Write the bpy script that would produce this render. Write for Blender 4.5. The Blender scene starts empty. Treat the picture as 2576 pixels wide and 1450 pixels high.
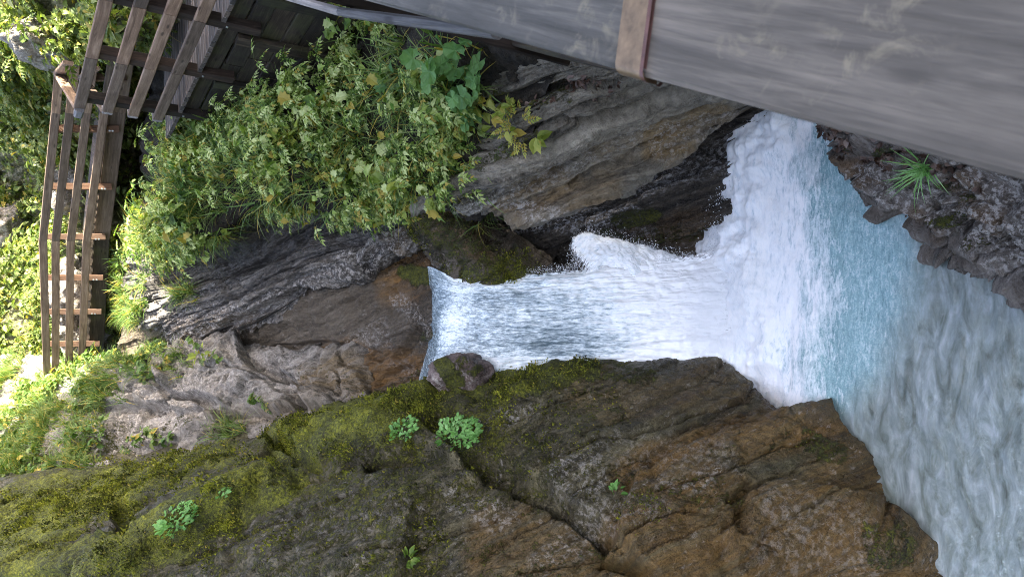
import bpy, math, random
import numpy as np
from mathutils import Vector, Matrix

random.seed(7)
RNG = np.random.default_rng(11)
scene = bpy.context.scene
COL = scene.collection

# ------------------------------------------------------------------ camera
# Portrait view of a gorge, taken with the phone turned so that the picture's left edge is up.
PITCH = math.radians(36.0)          # looking down from the boardwalk
ROLL = math.radians(2.0)
FOC = 1838.0                        # focal length in units of a 2575 px long side (about 70 degrees)
F_AX = np.array([0.0, math.cos(PITCH), -math.sin(PITCH)])
U0 = np.array([0.0, math.sin(PITCH), math.cos(PITCH)])
R0 = np.array([1.0, 0.0, 0.0])
U_AX = math.cos(ROLL) * U0 - math.sin(ROLL) * R0
R_AX = math.cos(ROLL) * R0 + math.sin(ROLL) * U0
cam_data = bpy.data.cameras.new("camera")
cam = bpy.data.objects.new("camera", cam_data)
COL.objects.link(cam)
cam.matrix_world = Matrix((
    (-U_AX[0], R_AX[0], -F_AX[0], 0.0),
    (-U_AX[1], R_AX[1], -F_AX[1], 0.0),
    (-U_AX[2], R_AX[2], -F_AX[2], 0.0),
    (0, 0, 0, 1)))
cam_data.sensor_fit = 'HORIZONTAL'
cam_data.sensor_width = 36.0
cam_data.lens = 36.0 * FOC / 2575.0
cam_data.clip_start = 0.05
cam_data.clip_end = 500.0
cam_data.dof.use_dof = True
cam_data.dof.focus_distance = 8.5
cam_data.dof.aperture_fstop = 8.0
scene.camera = cam

# ------------------------------------------------------------------ light
SUN_DIR = Vector((0.70, -0.30, 0.65)).normalized()      # towards the sun
world = bpy.data.worlds.new("World")
scene.world = world
world.use_nodes = True
wn = world.node_tree.nodes
wl = world.node_tree.links
for n in list(wn):
    wn.remove(n)
w_out = wn.new("ShaderNodeOutputWorld")
w_bg = wn.new("ShaderNodeBackground")
w_sky = wn.new("ShaderNodeTexSky")
w_sky.sky_type = 'NISHITA'
w_sky.sun_disc = False
w_sky.sun_elevation = math.asin(SUN_DIR.z)
w_sky.sun_rotation = math.atan2(SUN_DIR.x, SUN_DIR.y)
w_sky.air_density = 0.6
w_sky.dust_density = 4.0
w_sky.ozone_density = 0.2
w_bg.inputs["Strength"].default_value = 0.15
w_wb = wn.new("ShaderNodeMix")          # the camera's white balance for open shade
w_wb.data_type = 'RGBA'
w_wb.blend_type = 'MULTIPLY'
w_wb.inputs[0].default_value = 1.0
w_wb.inputs[7].default_value = (1.03, 1.0, 0.95, 1.0)
wl.new(w_sky.outputs[0], w_wb.inputs[6])
wl.new(w_wb.outputs[2], w_bg.inputs[0])
wl.new(w_bg.outputs[0], w_out.inputs[0])
sun_data = bpy.data.lights.new("sun", 'SUN')
sun_data.energy = 4.0
sun_data.angle = math.radians(0.5)
sun_data.color = (1.0, 0.94, 0.80)
sun = bpy.data.objects.new("sun", sun_data)
COL.objects.link(sun)
sun.rotation_euler = SUN_DIR.to_track_quat('Z', 'Y').to_euler()
sun.location = (20, -10, 25)
scene.view_settings.view_transform = 'Standard'
scene.view_settings.look = 'None'
scene.view_settings.exposure = 3.3
scene.view_settings.gamma = 1.0
scene.render.engine = 'CYCLES'
scene.cycles.max_bounces = 7
scene.cycles.diffuse_bounces = 3
scene.cycles.transparent_max_bounces = 12
scene.cycles.volume_bounces = 2
scene.cycles.use_denoising = True
scene.cycles.denoising_input_passes = 'RGB_ALBEDO_NORMAL'
scene.cycles.denoising_prefilter = 'NONE'
scene.cycles.filter_width = 1.0

# ------------------------------------------------------------------ helpers
POOL_Z = -6.85


def ray(x, y):
    u = (1287.5 - x) / FOC
    r = (725.0 - y) / FOC
    return F_AX + u * U_AX + r * R_AX


def P(x, y, d):
    """World point d metres in front of the camera along the bearing (x, y)."""
    return ray(x, y) * d


def PZ(x, y, z):
    v = ray(x, y)
    return v * (z / v[2])


def proj(p):
    """Bearing of world points, used only to say where moss, stains and plants grow."""
    p = np.asarray(p)
    dd = p @ F_AX
    dd = np.where(dd < 0.05, 0.05, dd)
    return 1287.5 - FOC * (p @ U_AX) / dd, 725.0 - FOC * (p @ R_AX) / dd


def _hash(ix, iy, iz, seed):
    h = (ix.astype(np.int64) * 374761393 + iy.astype(np.int64) * 668265263 + iz.astype(np.int64) * 2147483647 + seed * 144665) & 0xFFFFFFFF
    h = ((h ^ (h >> 13)) * 1274126177) & 0xFFFFFFFF
    h = ((h ^ (h >> 15)) * 2246822519) & 0xFFFFFFFF
    h = h ^ (h >> 16)
    return (h & 0xFFFFFF).astype(np.float64) / 16777215.0


def vnoise(p, seed=0):
    i = np.floor(p).astype(np.int64)
    f = p - i
    f = f * f * f * (f * (f * 6 - 15) + 10)
    out = np.zeros(len(p))
    for dx in (0, 1):
        wx = f[:, 0] if dx else 1 - f[:, 0]
        for dy in (0, 1):
            wy = f[:, 1] if dy else 1 - f[:, 1]
            for dz in (0, 1):
                wz = f[:, 2] if dz else 1 - f[:, 2]
                out += wx * wy * wz * _hash(i[:, 0] + dx, i[:, 1] + dy, i[:, 2] + dz, seed)
    return out * 2 - 1


_ROT = np.array([[0.36, 0.48, -0.8], [-0.8, 0.6, 0.0], [0.48, 0.64, 0.6]])


def fbm(p, oct=4, seed=0, gain=0.5, lac=2.03):
    q = p @ _ROT + 3.7
    a, s, out = 1.0, 0.0, np.zeros(len(p))
    for o in range(oct):
        out += a * vnoise(q, seed + o * 17)
        s += a
        a *= gain
        q = (q @ _ROT) * lac + 11.3
    return out / s


def ridged(p, oct=4, seed=0):
    q = p @ _ROT + 1.9
    a, s, out = 1.0, 0.0, np.zeros(len(p))
    for o in range(oct):
        out += a * (1 - np.abs(vnoise(q, seed + o * 13)))
        s += a
        a *= 0.5
        q = (q @ _ROT) * 2.1 + 5.1
    return out / s


def worley(p, seed=0):
    """distance to nearest, second nearest and random value of nearest cell"""
    i = np.floor(p).astype(np.int64)
    f1 = np.full(len(p), 9.0)
    f2 = np.full(len(p), 9.0)
    cid = np.zeros(len(p))
    for dx in (-1, 0, 1):
        for dy in (-1, 0, 1):
            for dz in (-1, 0, 1):
                c = i + np.array([dx, dy, dz])
                ox = _hash(c[:, 0], c[:, 1], c[:, 2], seed)
                oy = _hash(c[:, 0], c[:, 1], c[:, 2], seed + 1)
                oz = _hash(c[:, 0], c[:, 1], c[:, 2], seed + 2)
                d = np.sqrt((c[:, 0] + ox - p[:, 0]) ** 2 + (c[:, 1] + oy - p[:, 1]) ** 2 + (c[:, 2] + oz - p[:, 2]) ** 2)
                near = d < f1
                f2 = np.where(near, f1, np.minimum(f2, d))
                cid = np.where(near, _hash(c[:, 0], c[:, 1], c[:, 2], seed + 3), cid)
                f1 = np.where(near, d, f1)
    return f1, f2, cid


def sstep(a, b, x):
    t = np.clip((x - a) / (b - a), 0, 1)
    return t * t * (3 - 2 * t)


# bedding of the gorge rock: steep beds leaning to the left as they rise
BED_N = np.array([0.86, 0.10, 0.42])
BED_N /= np.linalg.norm(BED_N)
_t = np.array([-0.40, 0.30, 0.86])
BED_T = _t - BED_N * (_t @ BED_N)
BED_T /= np.linalg.norm(BED_T)
BED_B = np.cross(BED_N, BED_T)
BED = np.stack([BED_T, BED_B, BED_N], axis=1)   # columns


def layers(s, seed, edge=0.16):
    """stepped profile of beds of random thickness, with a notch at each joint"""
    i = np.floor(s)
    f = s - i
    z = np.zeros_like(i)
    h0 = _hash(i, z, z, seed)
    h1 = _hash(i + 1, z, z, seed)
    t = sstep(1 - edge, 1.0, f)
    h = h0 * (1 - t) + h1 * t
    notch = np.exp(-((f - 0.98) / 0.05) ** 2) * _hash(i, z + 5, z, seed + 9)
    return h - 0.6 * notch


def cr(ctrl, n):
    """Catmull-Rom resample of the first axis to n samples"""
    m = ctrl.shape[0]
    t = np.linspace(0, m - 1, n)
    i = np.clip(np.floor(t).astype(int), 0, m - 2)
    f = (t - i)[:, None, None] if ctrl.ndim == 3 else (t - i)[:, None]
    ext = np.concatenate([2 * ctrl[:1] - ctrl[1:2], ctrl, 2 * ctrl[-1:] - ctrl[-2:-1]])
    a, b, c, d = ext[i], ext[i + 1], ext[i + 2], ext[i + 3]
    return 0.5 * ((2 * b) + (c - a) * f + (2 * a - 5 * b + 4 * c - d) * f ** 2 + (-a + 3 * b - 3 * c + d) * f ** 3)


def surf(ctrl, nu, nv):
    g = cr(np.asarray(ctrl, float), nu)
    g = cr(np.swapaxes(g, 0, 1), nv)
    return np.swapaxes(g, 0, 1)


def grid_normals(g):
    du = np.gradient(g, axis=0)
    dv = np.gradient(g, axis=1)
    n = np.cross(du, dv)
    n /= np.maximum(np.linalg.norm(n, axis=2, keepdims=True), 1e-9)
    c = g.reshape(-1, 3).mean(0)
    if (n.reshape(-1, 3).mean(0) @ c) > 0:      # face the gorge, not the rock
        n = -n
    return n


def mk_mesh(name, verts, faces, smooth=False):
    """faces: (n,3) or (n,4) int array"""
    me = bpy.data.meshes.new(name)
    verts = np.ascontiguousarray(verts, dtype=np.float32)
    faces = np.ascontiguousarray(faces, dtype=np.int32)
    k = faces.shape[1]
    me.vertices.add(len(verts))
    me.vertices.foreach_set("co", verts.ravel())
    me.loops.add(faces.size)
    me.loops.foreach_set("vertex_index", faces.ravel())
    me.polygons.add(len(faces))
    me.polygons.foreach_set("loop_start", np.arange(0, faces.size, k, dtype=np.int32))
    me.polygons.foreach_set("use_smooth", np.full(len(faces), smooth, dtype=bool))
    me.update(calc_edges=True)
    return me


def link(name, me, mat=None, parent=None, loc=None):
    o = bpy.data.objects.new(name, me)
    COL.objects.link(o)
    if mat is not None and me is not None and len(me.materials) == 0:
        me.materials.append(mat)
    if parent is not None:
        o.parent = parent
    if loc is not None:
        o.location = loc
    return o


def tag(o, label=None, cat=None, group=None, kind=None):
    if label:
        o["label"] = label
    if cat:
        o["category"] = cat
    if group:
        o["group"] = group
    if kind:
        o["kind"] = kind
    return o


def empty(name, loc):
    o = bpy.data.objects.new(name, None)
    o.empty_display_size = 0.2
    o.location = Vector(tuple(loc))
    COL.objects.link(o)
    return o


def attr(me, name, vals):
    a = me.attributes.new(name, 'FLOAT', 'POINT')
    a.data.foreach_set("value", np.ascontiguousarray(vals, dtype=np.float32))


def grid_faces(nu, nv):
    i = np.arange(nu * nv).reshape(nu, nv)
    return np.stack([i[:-1, :-1], i[1:, :-1], i[1:, 1:], i[:-1, 1:]], axis=-1).reshape(-1, 4)


def strokes(p, lst, warp=0.0, seed=5):
    """soft brush of segments (x0,y0,x1,y1,radius,value) on a surface: where moss, stains or plants are"""
    if warp:
        p = p + warp * np.stack([fbm(p * 1.7, 3, seed), fbm(p * 1.7, 3, seed + 40), fbm(p * 1.7, 3, seed + 80)], 1)
    x, y = proj(p)
    out = np.zeros(len(p))
    for (x0, y0, x1, y1, r, v) in lst:
        dx, dy = x1 - x0, y1 - y0
        L = max(dx * dx + dy * dy, 1e-6)
        t = np.clip(((x - x0) * dx + (y - y0) * dy) / L, 0, 1)
        d = np.hypot(x - x0 - t * dx, y - y0 - t * dy)
        out = np.maximum(out, v * (1 - sstep(0.55 * r, 1.25 * r, d)))
    return out


def plate(p, poly, soft, warp=0.10, seed=5):
    """1 inside an outline drawn on a surface, 0 outside, with a ragged edge: broken-off beds and ledges"""
    p = p + warp * np.stack([fbm(p * 2.2, 4, seed), fbm(p * 2.2, 4, seed + 40), fbm(p * 2.2, 4, seed + 80)], 1)
    x, y = proj(p)
    n = len(poly)
    inside = np.zeros(len(p), bool)
    dist = np.full(len(p), 1e9)
    for i in range(n):
        (x0, y0), (x1, y1) = poly[i], poly[(i + 1) % n]
        dx, dy = x1 - x0, y1 - y0
        t = np.clip(((x - x0) * dx + (y - y0) * dy) / max(dx * dx + dy * dy, 1e-6), 0, 1)
        dist = np.minimum(dist, np.hypot(x - x0 - t * dx, y - y0 - t * dy))
        if y0 != y1:
            hit = ((y0 > y) != (y1 > y)) & (x < (x1 - x0) * (y - y0) / (y1 - y0) + x0)
            inside ^= hit
    sd = np.where(inside, dist, -dist)
    return sstep(-soft, soft, sd)


# ------------------------------------------------------------------ materials
def new_mat(name):
    m = bpy.data.materials.new(name)
    m.use_nodes = True
    nt = m.node_tree
    for n in list(nt.nodes):
        nt.nodes.remove(n)
    out = nt.nodes.new("ShaderNodeOutputMaterial")
    b = nt.nodes.new("ShaderNodeBsdfPrincipled")
    nt.links.new(b.outputs[0], out.inputs[0])
    return m, nt, b, out


class N:
    def __init__(self, nt):
        self.nt = nt

    def node(self, typ, **kw):
        n = self.nt.nodes.new(typ)
        for k, v in kw.items():
            setattr(n, k, v)
        return n

    def put(self, sock, v):
        if isinstance(v, bpy.types.NodeSocket):
            self.nt.links.new(v, sock)
        else:
            sock.default_value = v

    def noise(self, vec, scale, detail=4, rough=0.55, dist=0.0):
        n = self.node("ShaderNodeTexNoise")
        self.put(n.inputs["Vector"], vec)
        n.inputs["Scale"].default_value = scale
        n.inputs["Detail"].default_value = detail
        n.inputs["Roughness"].default_value = rough
        n.inputs["Distortion"].default_value = dist
        return n.outputs[0]

    def ramp(self, fac, stops):
        n = self.node("ShaderNodeValToRGB")
        self.put(n.inputs[0], fac)
        e = n.color_ramp.elements
        while len(e) > 1:
            e.remove(e[-1])
        for k, (pos, c) in enumerate(stops):
            el = e[0] if k == 0 else e.new(pos)
            el.position = pos
            if not isinstance(c, tuple):
                c = (c, c, c)
            el.color = (c[0], c[1], c[2], 1)
        return n.outputs[0]

    def mix(self, fac, a, b, mode='MIX'):
        n = self.node("ShaderNodeMix", data_type='RGBA', blend_type=mode)
        self.put(n.inputs[0], fac)
        self.put(n.inputs[6], a if isinstance(a, bpy.types.NodeSocket) else (*a, 1))
        self.put(n.inputs[7], b if isinstance(b, bpy.types.NodeSocket) else (*b, 1))
        return n.outputs[2]

    def math(self, op, a, b=0.0, c=None, clamp=False):
        n = self.node("ShaderNodeMath", operation=op, use_clamp=clamp)
        self.put(n.inputs[0], a)
        self.put(n.inputs[1], b)
        if c is not None:
            self.put(n.inputs[2], c)
        return n.outputs[0]

    def attr(self, name):
        n = self.node("ShaderNodeAttribute", attribute_name=name)
        return n.outputs["Fac"]

    def pos(self):
        return self.node("ShaderNodeNewGeometry").outputs["Position"]

    def bedpos(self, sx, sy, sz):
        """position turned into bed axes and stretched"""
        p = self.pos()
        comb = self.node("ShaderNodeCombineXYZ")
        self.nt.links.new(self.math('MULTIPLY', self.attr("bedc"), sz), comb.inputs[2])
        for k, (ax, s) in enumerate(((BED_T, sx), (BED_B, sy))):
            d = self.node("ShaderNodeVectorMath", operation='DOT_PRODUCT')
            self.put(d.inputs[0], p)
            d.inputs[1].default_value = tuple(float(a * s) for a in ax)
            self.nt.links.new(d.outputs["Value"], comb.inputs[k])
        return comb.outputs[0]

    def bump(self, h, strength, dist, normal=None):
        n = self.node("ShaderNodeBump")
        n.inputs["Strength"].default_value = strength
        n.inputs["Distance"].default_value = dist
        self.put(n.inputs["Height"], h)
        if normal is not None:
            self.put(n.inputs["Normal"], normal)
        return n.outputs[0]


def rock_material(name, dark, mid, light, ochre, rough=0.75, speck=0.5, lichen=(0.50, 0.47, 0.43), bed_s=(4.5, 5.0, 13.0), relief=0.075):
    """wet, bedded schist; attributes moss, ochre, wet and pale say where those grow or run"""
    m, nt, b, out = new_mat(name)
    n = N(nt)
    p = n.pos()
    bed = n.bedpos(0.42, 0.55, 6.0)
    bed2 = n.bedpos(*bed_s)
    big = n.noise(bed, 1.6, 6, 0.62, 0.6)
    fine = n.noise(bed2, 2.6, 6, 0.68, 0.4)
    grain = n.noise(p, 30.0, 5, 0.75)
    f = n.math('ADD', n.math('MULTIPLY', big, 0.5), n.math('ADD', n.math('MULTIPLY', fine, 0.36), n.math('MULTIPLY', grain, 0.14)))
    col = n.ramp(f, [(0.37, dark), (0.47, mid), (0.56, tuple(0.6 * a + 0.4 * c for a, c in zip(mid, light))), (0.65, light)])
    # rusty and ochre staining
    stain = n.noise(bed, 2.3, 5, 0.6, 0.8)
    om = n.math('MULTIPLY', n.attr("ochre"), n.ramp(stain, [(0.36, 0.25), (0.58, 1.0)]))
    oc = n.mix(n.ramp(fine, [(0.35, 0.0), (0.65, 1.0)]), tuple(0.45 * c for c in ochre), ochre)
    col = n.mix(om, col, oc)
    # pale crust and lichen flecks
    flake = n.noise(n.bedpos(9.0, 9.0, 16.0), 1.5, 6, 0.72, 0.5)
    spot = n.ramp(flake, [(0.575, 0.0), (0.625, 1.0)])
    spotzone = n.ramp(n.noise(p, 2.2, 5, 0.65), [(0.45, 0.0), (0.62, 1.0)])
    pm = n.math('MULTIPLY', n.math('MULTIPLY', spot, spotzone), speck, clamp=True)
    crust = n.noise(p, 19.0, 7, 0.75, 0.15)
    pale = n.math('MULTIPLY', n.attr("pale"), n.ramp(crust, [(0.50, 0.0), (0.57, 1.0)]))
    pm = n.math('MAXIMUM', pm, pale)
    col = n.mix(n.math('MULTIPLY', pm, 0.85), col, lichen)
    # moss in ragged cushions
    mn = n.noise(p, 9.0, 6, 0.68, 0.3)
    mn2 = n.noise(p, 32.0, 4, 0.75)
    thr = n.math('ADD', n.attr("moss"), n.math('MULTIPLY', n.math('SUBTRACT', mn, 0.5), 1.7))
    thr = n.math('ADD', thr, n.math('MULTIPLY', n.math('SUBTRACT', mn2, 0.5), 1.5))
    mm = n.ramp(thr, [(0.46, 0.0), (0.66, 1.0)])
    mcol = n.ramp(n.math('ADD', n.math('MULTIPLY', mn2, 0.6), n.math('MULTIPLY', n.noise(p, 1.9, 4, 0.6), 0.4)),
                  [(0.36, (0.012, 0.013, 0.004)), (0.46, (0.045, 0.050, 0.008)), (0.54, (0.105, 0.115, 0.012)), (0.64, (0.22, 0.22, 0.020))])
    mcol = n.mix(n.math('POWER', n.attr("moss"), 3.0), n.mix(1.0, mcol, (0.62, 0.60, 0.62), 'MULTIPLY'), n.mix(1.0, mcol, (1.35, 1.38, 1.1), 'MULTIPLY'))
    col = n.mix(mm, col, mcol)
    wet = n.attr("wet")
    col = n.mix(n.math('MULTIPLY', wet, 0.55), col, n.mix(1.0, col, (0.42, 0.40, 0.38), 'MULTIPLY'))
    n.put(b.inputs["Base Color"], col)
    r = n.math('SUBTRACT', rough, n.math('MULTIPLY', wet, rough - 0.22))
    r = n.math('MAXIMUM', r, n.math('MULTIPLY', mm, 0.8))
    n.put(b.inputs["Roughness"], r)
    b.inputs["Specular IOR Level"].default_value = 0.45
    h = n.math('ADD', n.math('MULTIPLY', fine, 0.7), n.math('ADD', n.math('MULTIPLY', grain, 0.25), n.math('MULTIPLY', n.math('MULTIPLY', mm, mn2), 0.9)))
    n.put(b.inputs["Normal"], n.bump(h, 1.0, relief))
    return m


M_CLIFF = rock_material("mossy_brown_rock", (0.007, 0.006, 0.0035), (0.042, 0.037, 0.017), (0.155, 0.138, 0.072), (0.23, 0.125, 0.026), rough=0.42, speck=0.5, lichen=(0.50, 0.48, 0.45), bed_s=(7.0, 7.0, 13.0), relief=0.045)
M_GREY = rock_material("grey_schist", (0.022, 0.020, 0.017), (0.155, 0.143, 0.125), (0.40, 0.375, 0.335), (0.24, 0.16, 0.055), rough=0.85, speck=0.35)
M_WALL = rock_material("dark_bedded_rock", (0.008, 0.0075, 0.0065), (0.065, 0.058, 0.049), (0.32, 0.29, 0.25), (0.22, 0.14, 0.05), rough=0.7, speck=0.5)
M_SLAB = rock_material("brown_slab_rock", (0.016, 0.012, 0.007), (0.075, 0.058, 0.037), (0.185, 0.155, 0.115), (0.25, 0.13, 0.030), rough=0.6, speck=0.45)
M_BED = rock_material("bedded_tan_rock", (0.014, 0.012, 0.009), (0.140, 0.124, 0.094), (0.42, 0.385, 0.30), (0.31, 0.195, 0.065), rough=0.75, speck=0.25)
M_WET = rock_material("wet_dark_rock", (0.008, 0.007, 0.006), (0.050, 0.042, 0.032), (0.17, 0.145, 0.11), (0.12, 0.07, 0.025), rough=0.4, speck=0.4, lichen=(0.62, 0.62, 0.63))
M_NEAR = rock_material("lichen_crusted_rock", (0.018, 0.014, 0.010), (0.115, 0.094, 0.074), (0.33, 0.295, 0.255), (0.19, 0.10, 0.03), rough=0.85, speck=0.6, lichen=(0.52, 0.48, 0.43))


def soil_material(name, c0, c1, c2):
    m, nt, b, out = new_mat(name)
    n = N(nt)
    p = n.pos()
    f = n.math('ADD', n.math('MULTIPLY', n.noise(p, 3.0, 6, 0.65), 0.6), n.math('MULTIPLY', n.noise(p, 24.0, 5, 0.7), 0.4))
    col = n.ramp(f, [(0.36, c0), (0.50, c1), (0.66, c2)])
    n.put(b.inputs["Base Color"], col)
    b.inputs["Roughness"].default_value = 0.95
    n.put(b.inputs["Normal"], n.bump(n.noise(p, 18.0, 6, 0.7), 0.9, 0.06))
    return m


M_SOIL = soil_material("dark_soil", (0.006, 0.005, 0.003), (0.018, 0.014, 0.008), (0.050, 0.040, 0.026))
M_HILL = soil_material("hillside_soil", (0.030, 0.034, 0.012), (0.085, 0.085, 0.030), (0.30, 0.27, 0.20))


def wood_material(name, dark, mid, light, rough=0.75, grain=1.0, green=0.0, blotch=None):
    m, nt, b, out = new_mat(name)
    n = N(nt)
    tc = n.node("ShaderNodeTexCoord").outputs["Object"]
    oi = n.node("ShaderNodeObjectInfo").outputs["Random"]
    off = n.node("ShaderNodeVectorMath", operation='ADD')
    n.put(off.inputs[0], tc)
    cm = n.node("ShaderNodeCombineXYZ")
    n.put(cm.inputs[0], n.math('MULTIPLY', oi, 37.0))
    n.put(cm.inputs[1], n.math('MULTIPLY', oi, 13.0))
    n.put(off.inputs[1], cm.outputs[0])
    mp = n.node("ShaderNodeMapping")
    n.put(mp.inputs["Vector"], off.outputs[0])
    mp.inputs["Scale"].default_value = (1.3, 15.0 * grain, 15.0 * grain)
    g1 = n.noise(mp.outputs[0], 1.4, 6, 0.62, 1.1)
    mp2 = n.node("ShaderNodeMapping")
    n.put(mp2.inputs["Vector"], off.outputs[0])
    mp2.inputs["Scale"].default_value = (4.0, 75.0 * grain, 75.0 * grain)
    g2 = n.noise(mp2.outputs[0], 1.5, 4, 0.7, 0.3)
    blot = n.noise(off.outputs[0], 3.2, 4, 0.6)
    f = n.math('ADD', n.math('MULTIPLY', g1, 0.5), n.math('ADD', n.math('MULTIPLY', g2, 0.28), n.math('MULTIPLY', blot, 0.22)))
    col = n.ramp(f, [(0.36, dark), (0.50, mid), (0.64, light)])
    # each board weathered a little differently
    tint = n.ramp(oi, [(0.0, (0.50, 0.51, 0.52)), (0.35, (0.9, 0.88, 0.86)), (0.7, (1.1, 1.03, 0.97)), (1.0, (1.35, 1.18, 1.05))])
    col = n.mix(1.0, col, tint, 'MULTIPLY')
    if green:
        col = n.mix(n.math('MULTIPLY', n.ramp(n.noise(off.outputs[0], 2.1, 5, 0.65), [(0.48, 0.0), (0.62, 1.0)]), green), col, (0.055, 0.060, 0.022))
    if blotch:
        wv = n.noise(off.outputs[0], 16.0, 5, 0.65, 0.6)
        zone = n.ramp(n.noise(off.outputs[0], 4.3, 4, 0.6, 0.5), [(0.48, 0.0), (0.60, 1.0)])
        col = n.mix(n.math('MULTIPLY', n.math('MULTIPLY', n.ramp(wv, [(0.52, 0.0), (0.66, 1.0)]), zone), 0.42), col, blotch)
    # knots
    v = n.node("ShaderNodeTexVoronoi", feature='F1')
    mp3 = n.node("ShaderNodeMapping")
    n.put(mp3.inputs["Vector"], off.outputs[0])
    mp3.inputs["Scale"].default_value = (3.0, 9.0, 9.0)
    n.put(v.inputs["Vector"], mp3.outputs[0])
    v.inputs["Scale"].default_value = 1.0
    knot = n.ramp(v.outputs["Distance"], [(0.07, 1.0), (0.16, 0.0)])
    col = n.mix(n.math('MULTIPLY', knot, 0.75), col, tuple(0.35 * c for c in dark))
    n.put(b.inputs["Base Color"], col)
    b.inputs["Roughness"].default_value = rough
    b.inputs["Specular IOR Level"].default_value = 0.3
    n.put(b.inputs["Normal"], n.bump(n.math('ADD', g1, n.math('MULTIPLY', g2, 0.6)), 0.45, 0.006))
    return m


M_WOOD = wood_material("brown_larch", (0.075, 0.052, 0.036), (0.17, 0.122, 0.088), (0.29, 0.225, 0.17))
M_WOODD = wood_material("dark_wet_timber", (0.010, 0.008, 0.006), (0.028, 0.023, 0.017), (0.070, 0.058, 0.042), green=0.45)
M_POST = wood_material("dark_brown_post", (0.010, 0.007, 0.005), (0.026, 0.018, 0.013), (0.06, 0.042, 0.032))
M_WOODG = wood_material("silver_grey_handrail", (0.042, 0.043, 0.040), (0.080, 0.081, 0.076), (0.150, 0.148, 0.136), rough=0.65, grain=0.9, blotch=(0.30, 0.265, 0.185))
M_WOODP = wood_material("pale_weathered_rail", (0.10, 0.096, 0.096), (0.21, 0.205, 0.205), (0.38, 0.37, 0.36), grain=1.6)
M_FPOST = wood_material("reddish_brown_post", (0.040, 0.024, 0.016), (0.085, 0.053, 0.036), (0.15, 0.10, 0.07))
M_DECK = wood_material("grey_brown_deck", (0.035, 0.030, 0.026), (0.085, 0.073, 0.064), (0.16, 0.14, 0.125))


def simple_mat(name, col, rough=0.5, metal=0.0, var=0.25, scale=20.0):
    m, nt, b, out = new_mat(name)
    n = N(nt)
    f = n.noise(n.pos(), scale, 5, 0.65)
    c = n.ramp(f, [(0.35, tuple(k * (1 - var) for k in col)), (0.65, tuple(min(1, k * (1 + var)) for k in col))])
    n.put(b.inputs["Base Color"], c)
    b.inputs["Roughness"].default_value = rough
    b.inputs["Metallic"].default_value = metal
    n.put(b.inputs["Normal"], n.bump(f, 0.25, 0.004))
    return m


M_STRAP = simple_mat("rust_brown_steel", (0.17, 0.115, 0.065), 0.42, 0.35, 0.35, 30)
M_STRAPE = simple_mat("dark_red_rust_edge", (0.105, 0.045, 0.034), 0.35, 0.3, 0.3, 40)
M_BOLT = simple_mat("galvanised_bolt", (0.55, 0.57, 0.60), 0.35, 0.8, 0.2, 60)


def leaf_material(name, stops, trans=0.35, rough=0.5, yellow=0.06):
    m, nt, b, out = new_mat(name)
    n = N(nt)
    rnd = n.node("ShaderNodeNewGeometry").outputs["Random Per Island"]
    p = n.pos()
    patch = n.ramp(n.noise(p, 3.5, 4, 0.65), [(0.34, 0.0), (0.66, 1.0)])
    f = n.math('ADD', n.math('MULTIPLY', rnd, 0.5), n.math('MULTIPLY', patch, 0.5))
    col = n.ramp(f, stops)
    # a few yellowing leaves
    y = n.ramp(n.math('FRACT', n.math('MULTIPLY', rnd, 17.31)), [(1 - yellow - 0.01, 0.0), (1 - yellow, 1.0)])
    col = n.mix(y, col, (0.36, 0.29, 0.055))
    n.put(b.inputs["Base Color"], col)
    b.inputs["Roughness"].default_value = rough
    b.inputs["Specular IOR Level"].default_value = 0.35
    tr = n.node("ShaderNodeBsdfTranslucent")
    n.put(tr.inputs["Color"], n.mix(1.0, col, (1.25, 1.3, 0.6), 'MULTIPLY'))
    mx = n.node("ShaderNodeMixShader")
    mx.inputs[0].default_value = trans
    nt.links.new(b.outputs[0], mx.inputs[1])
    nt.links.new(tr.outputs[0], mx.inputs[2])
    nt.links.new(mx.outputs[0], out.inputs[0])
    return m


M_LEAF = leaf_material("undergrowth_leaf", [(0.12, (0.022, 0.055, 0.008)), (0.34, (0.105, 0.185, 0.024)), (0.50, (0.255, 0.350, 0.072)), (0.72, (0.50, 0.57, 0.25))])
M_LEAFY = leaf_material("yellow_green_leaf", [(0.15, (0.12, 0.17, 0.02)), (0.5, (0.24, 0.30, 0.045)), (0.85, (0.42, 0.42, 0.10))], yellow=0.2)
M_FERN = leaf_material("fresh_green_fern", [(0.15, (0.08, 0.20, 0.04)), (0.5, (0.20, 0.42, 0.12)), (0.85, (0.40, 0.62, 0.32))], yellow=0.02)
M_BROAD = leaf_material("broad_green_leaf", [(0.1, (0.05, 0.13, 0.03)), (0.5, (0.11, 0.235, 0.065)), (0.9, (0.20, 0.36, 0.13))], yellow=0.0)
M_HLEAF = leaf_material("hillside_leaf", [(0.12, (0.030, 0.055, 0.010)), (0.40, (0.105, 0.150, 0.030)), (0.65, (0.18, 0.23, 0.05)), (0.9, (0.38, 0.40, 0.20))], yellow=0.07)
M_GRASS = leaf_material("grass_blade", [(0.1, (0.05, 0.10, 0.02)), (0.5, (0.11, 0.19, 0.04)), (0.9, (0.24, 0.28, 0.10))], yellow=0.12)
M_DEAD = leaf_material("dead_leaf", [(0.1, (0.028, 0.016, 0.010)), (0.5, (0.08, 0.044, 0.028)), (0.9, (0.24, 0.18, 0.15))], trans=0.1, yellow=0.0)
M_TWIG = simple_mat("dry_brown_stem", (0.11, 0.075, 0.045), 0.8, 0.0, 0.4, 50)
M_BARK = simple_mat("brown_bark", (0.09, 0.065, 0.045), 0.9, 0.0, 0.4, 40)


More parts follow.
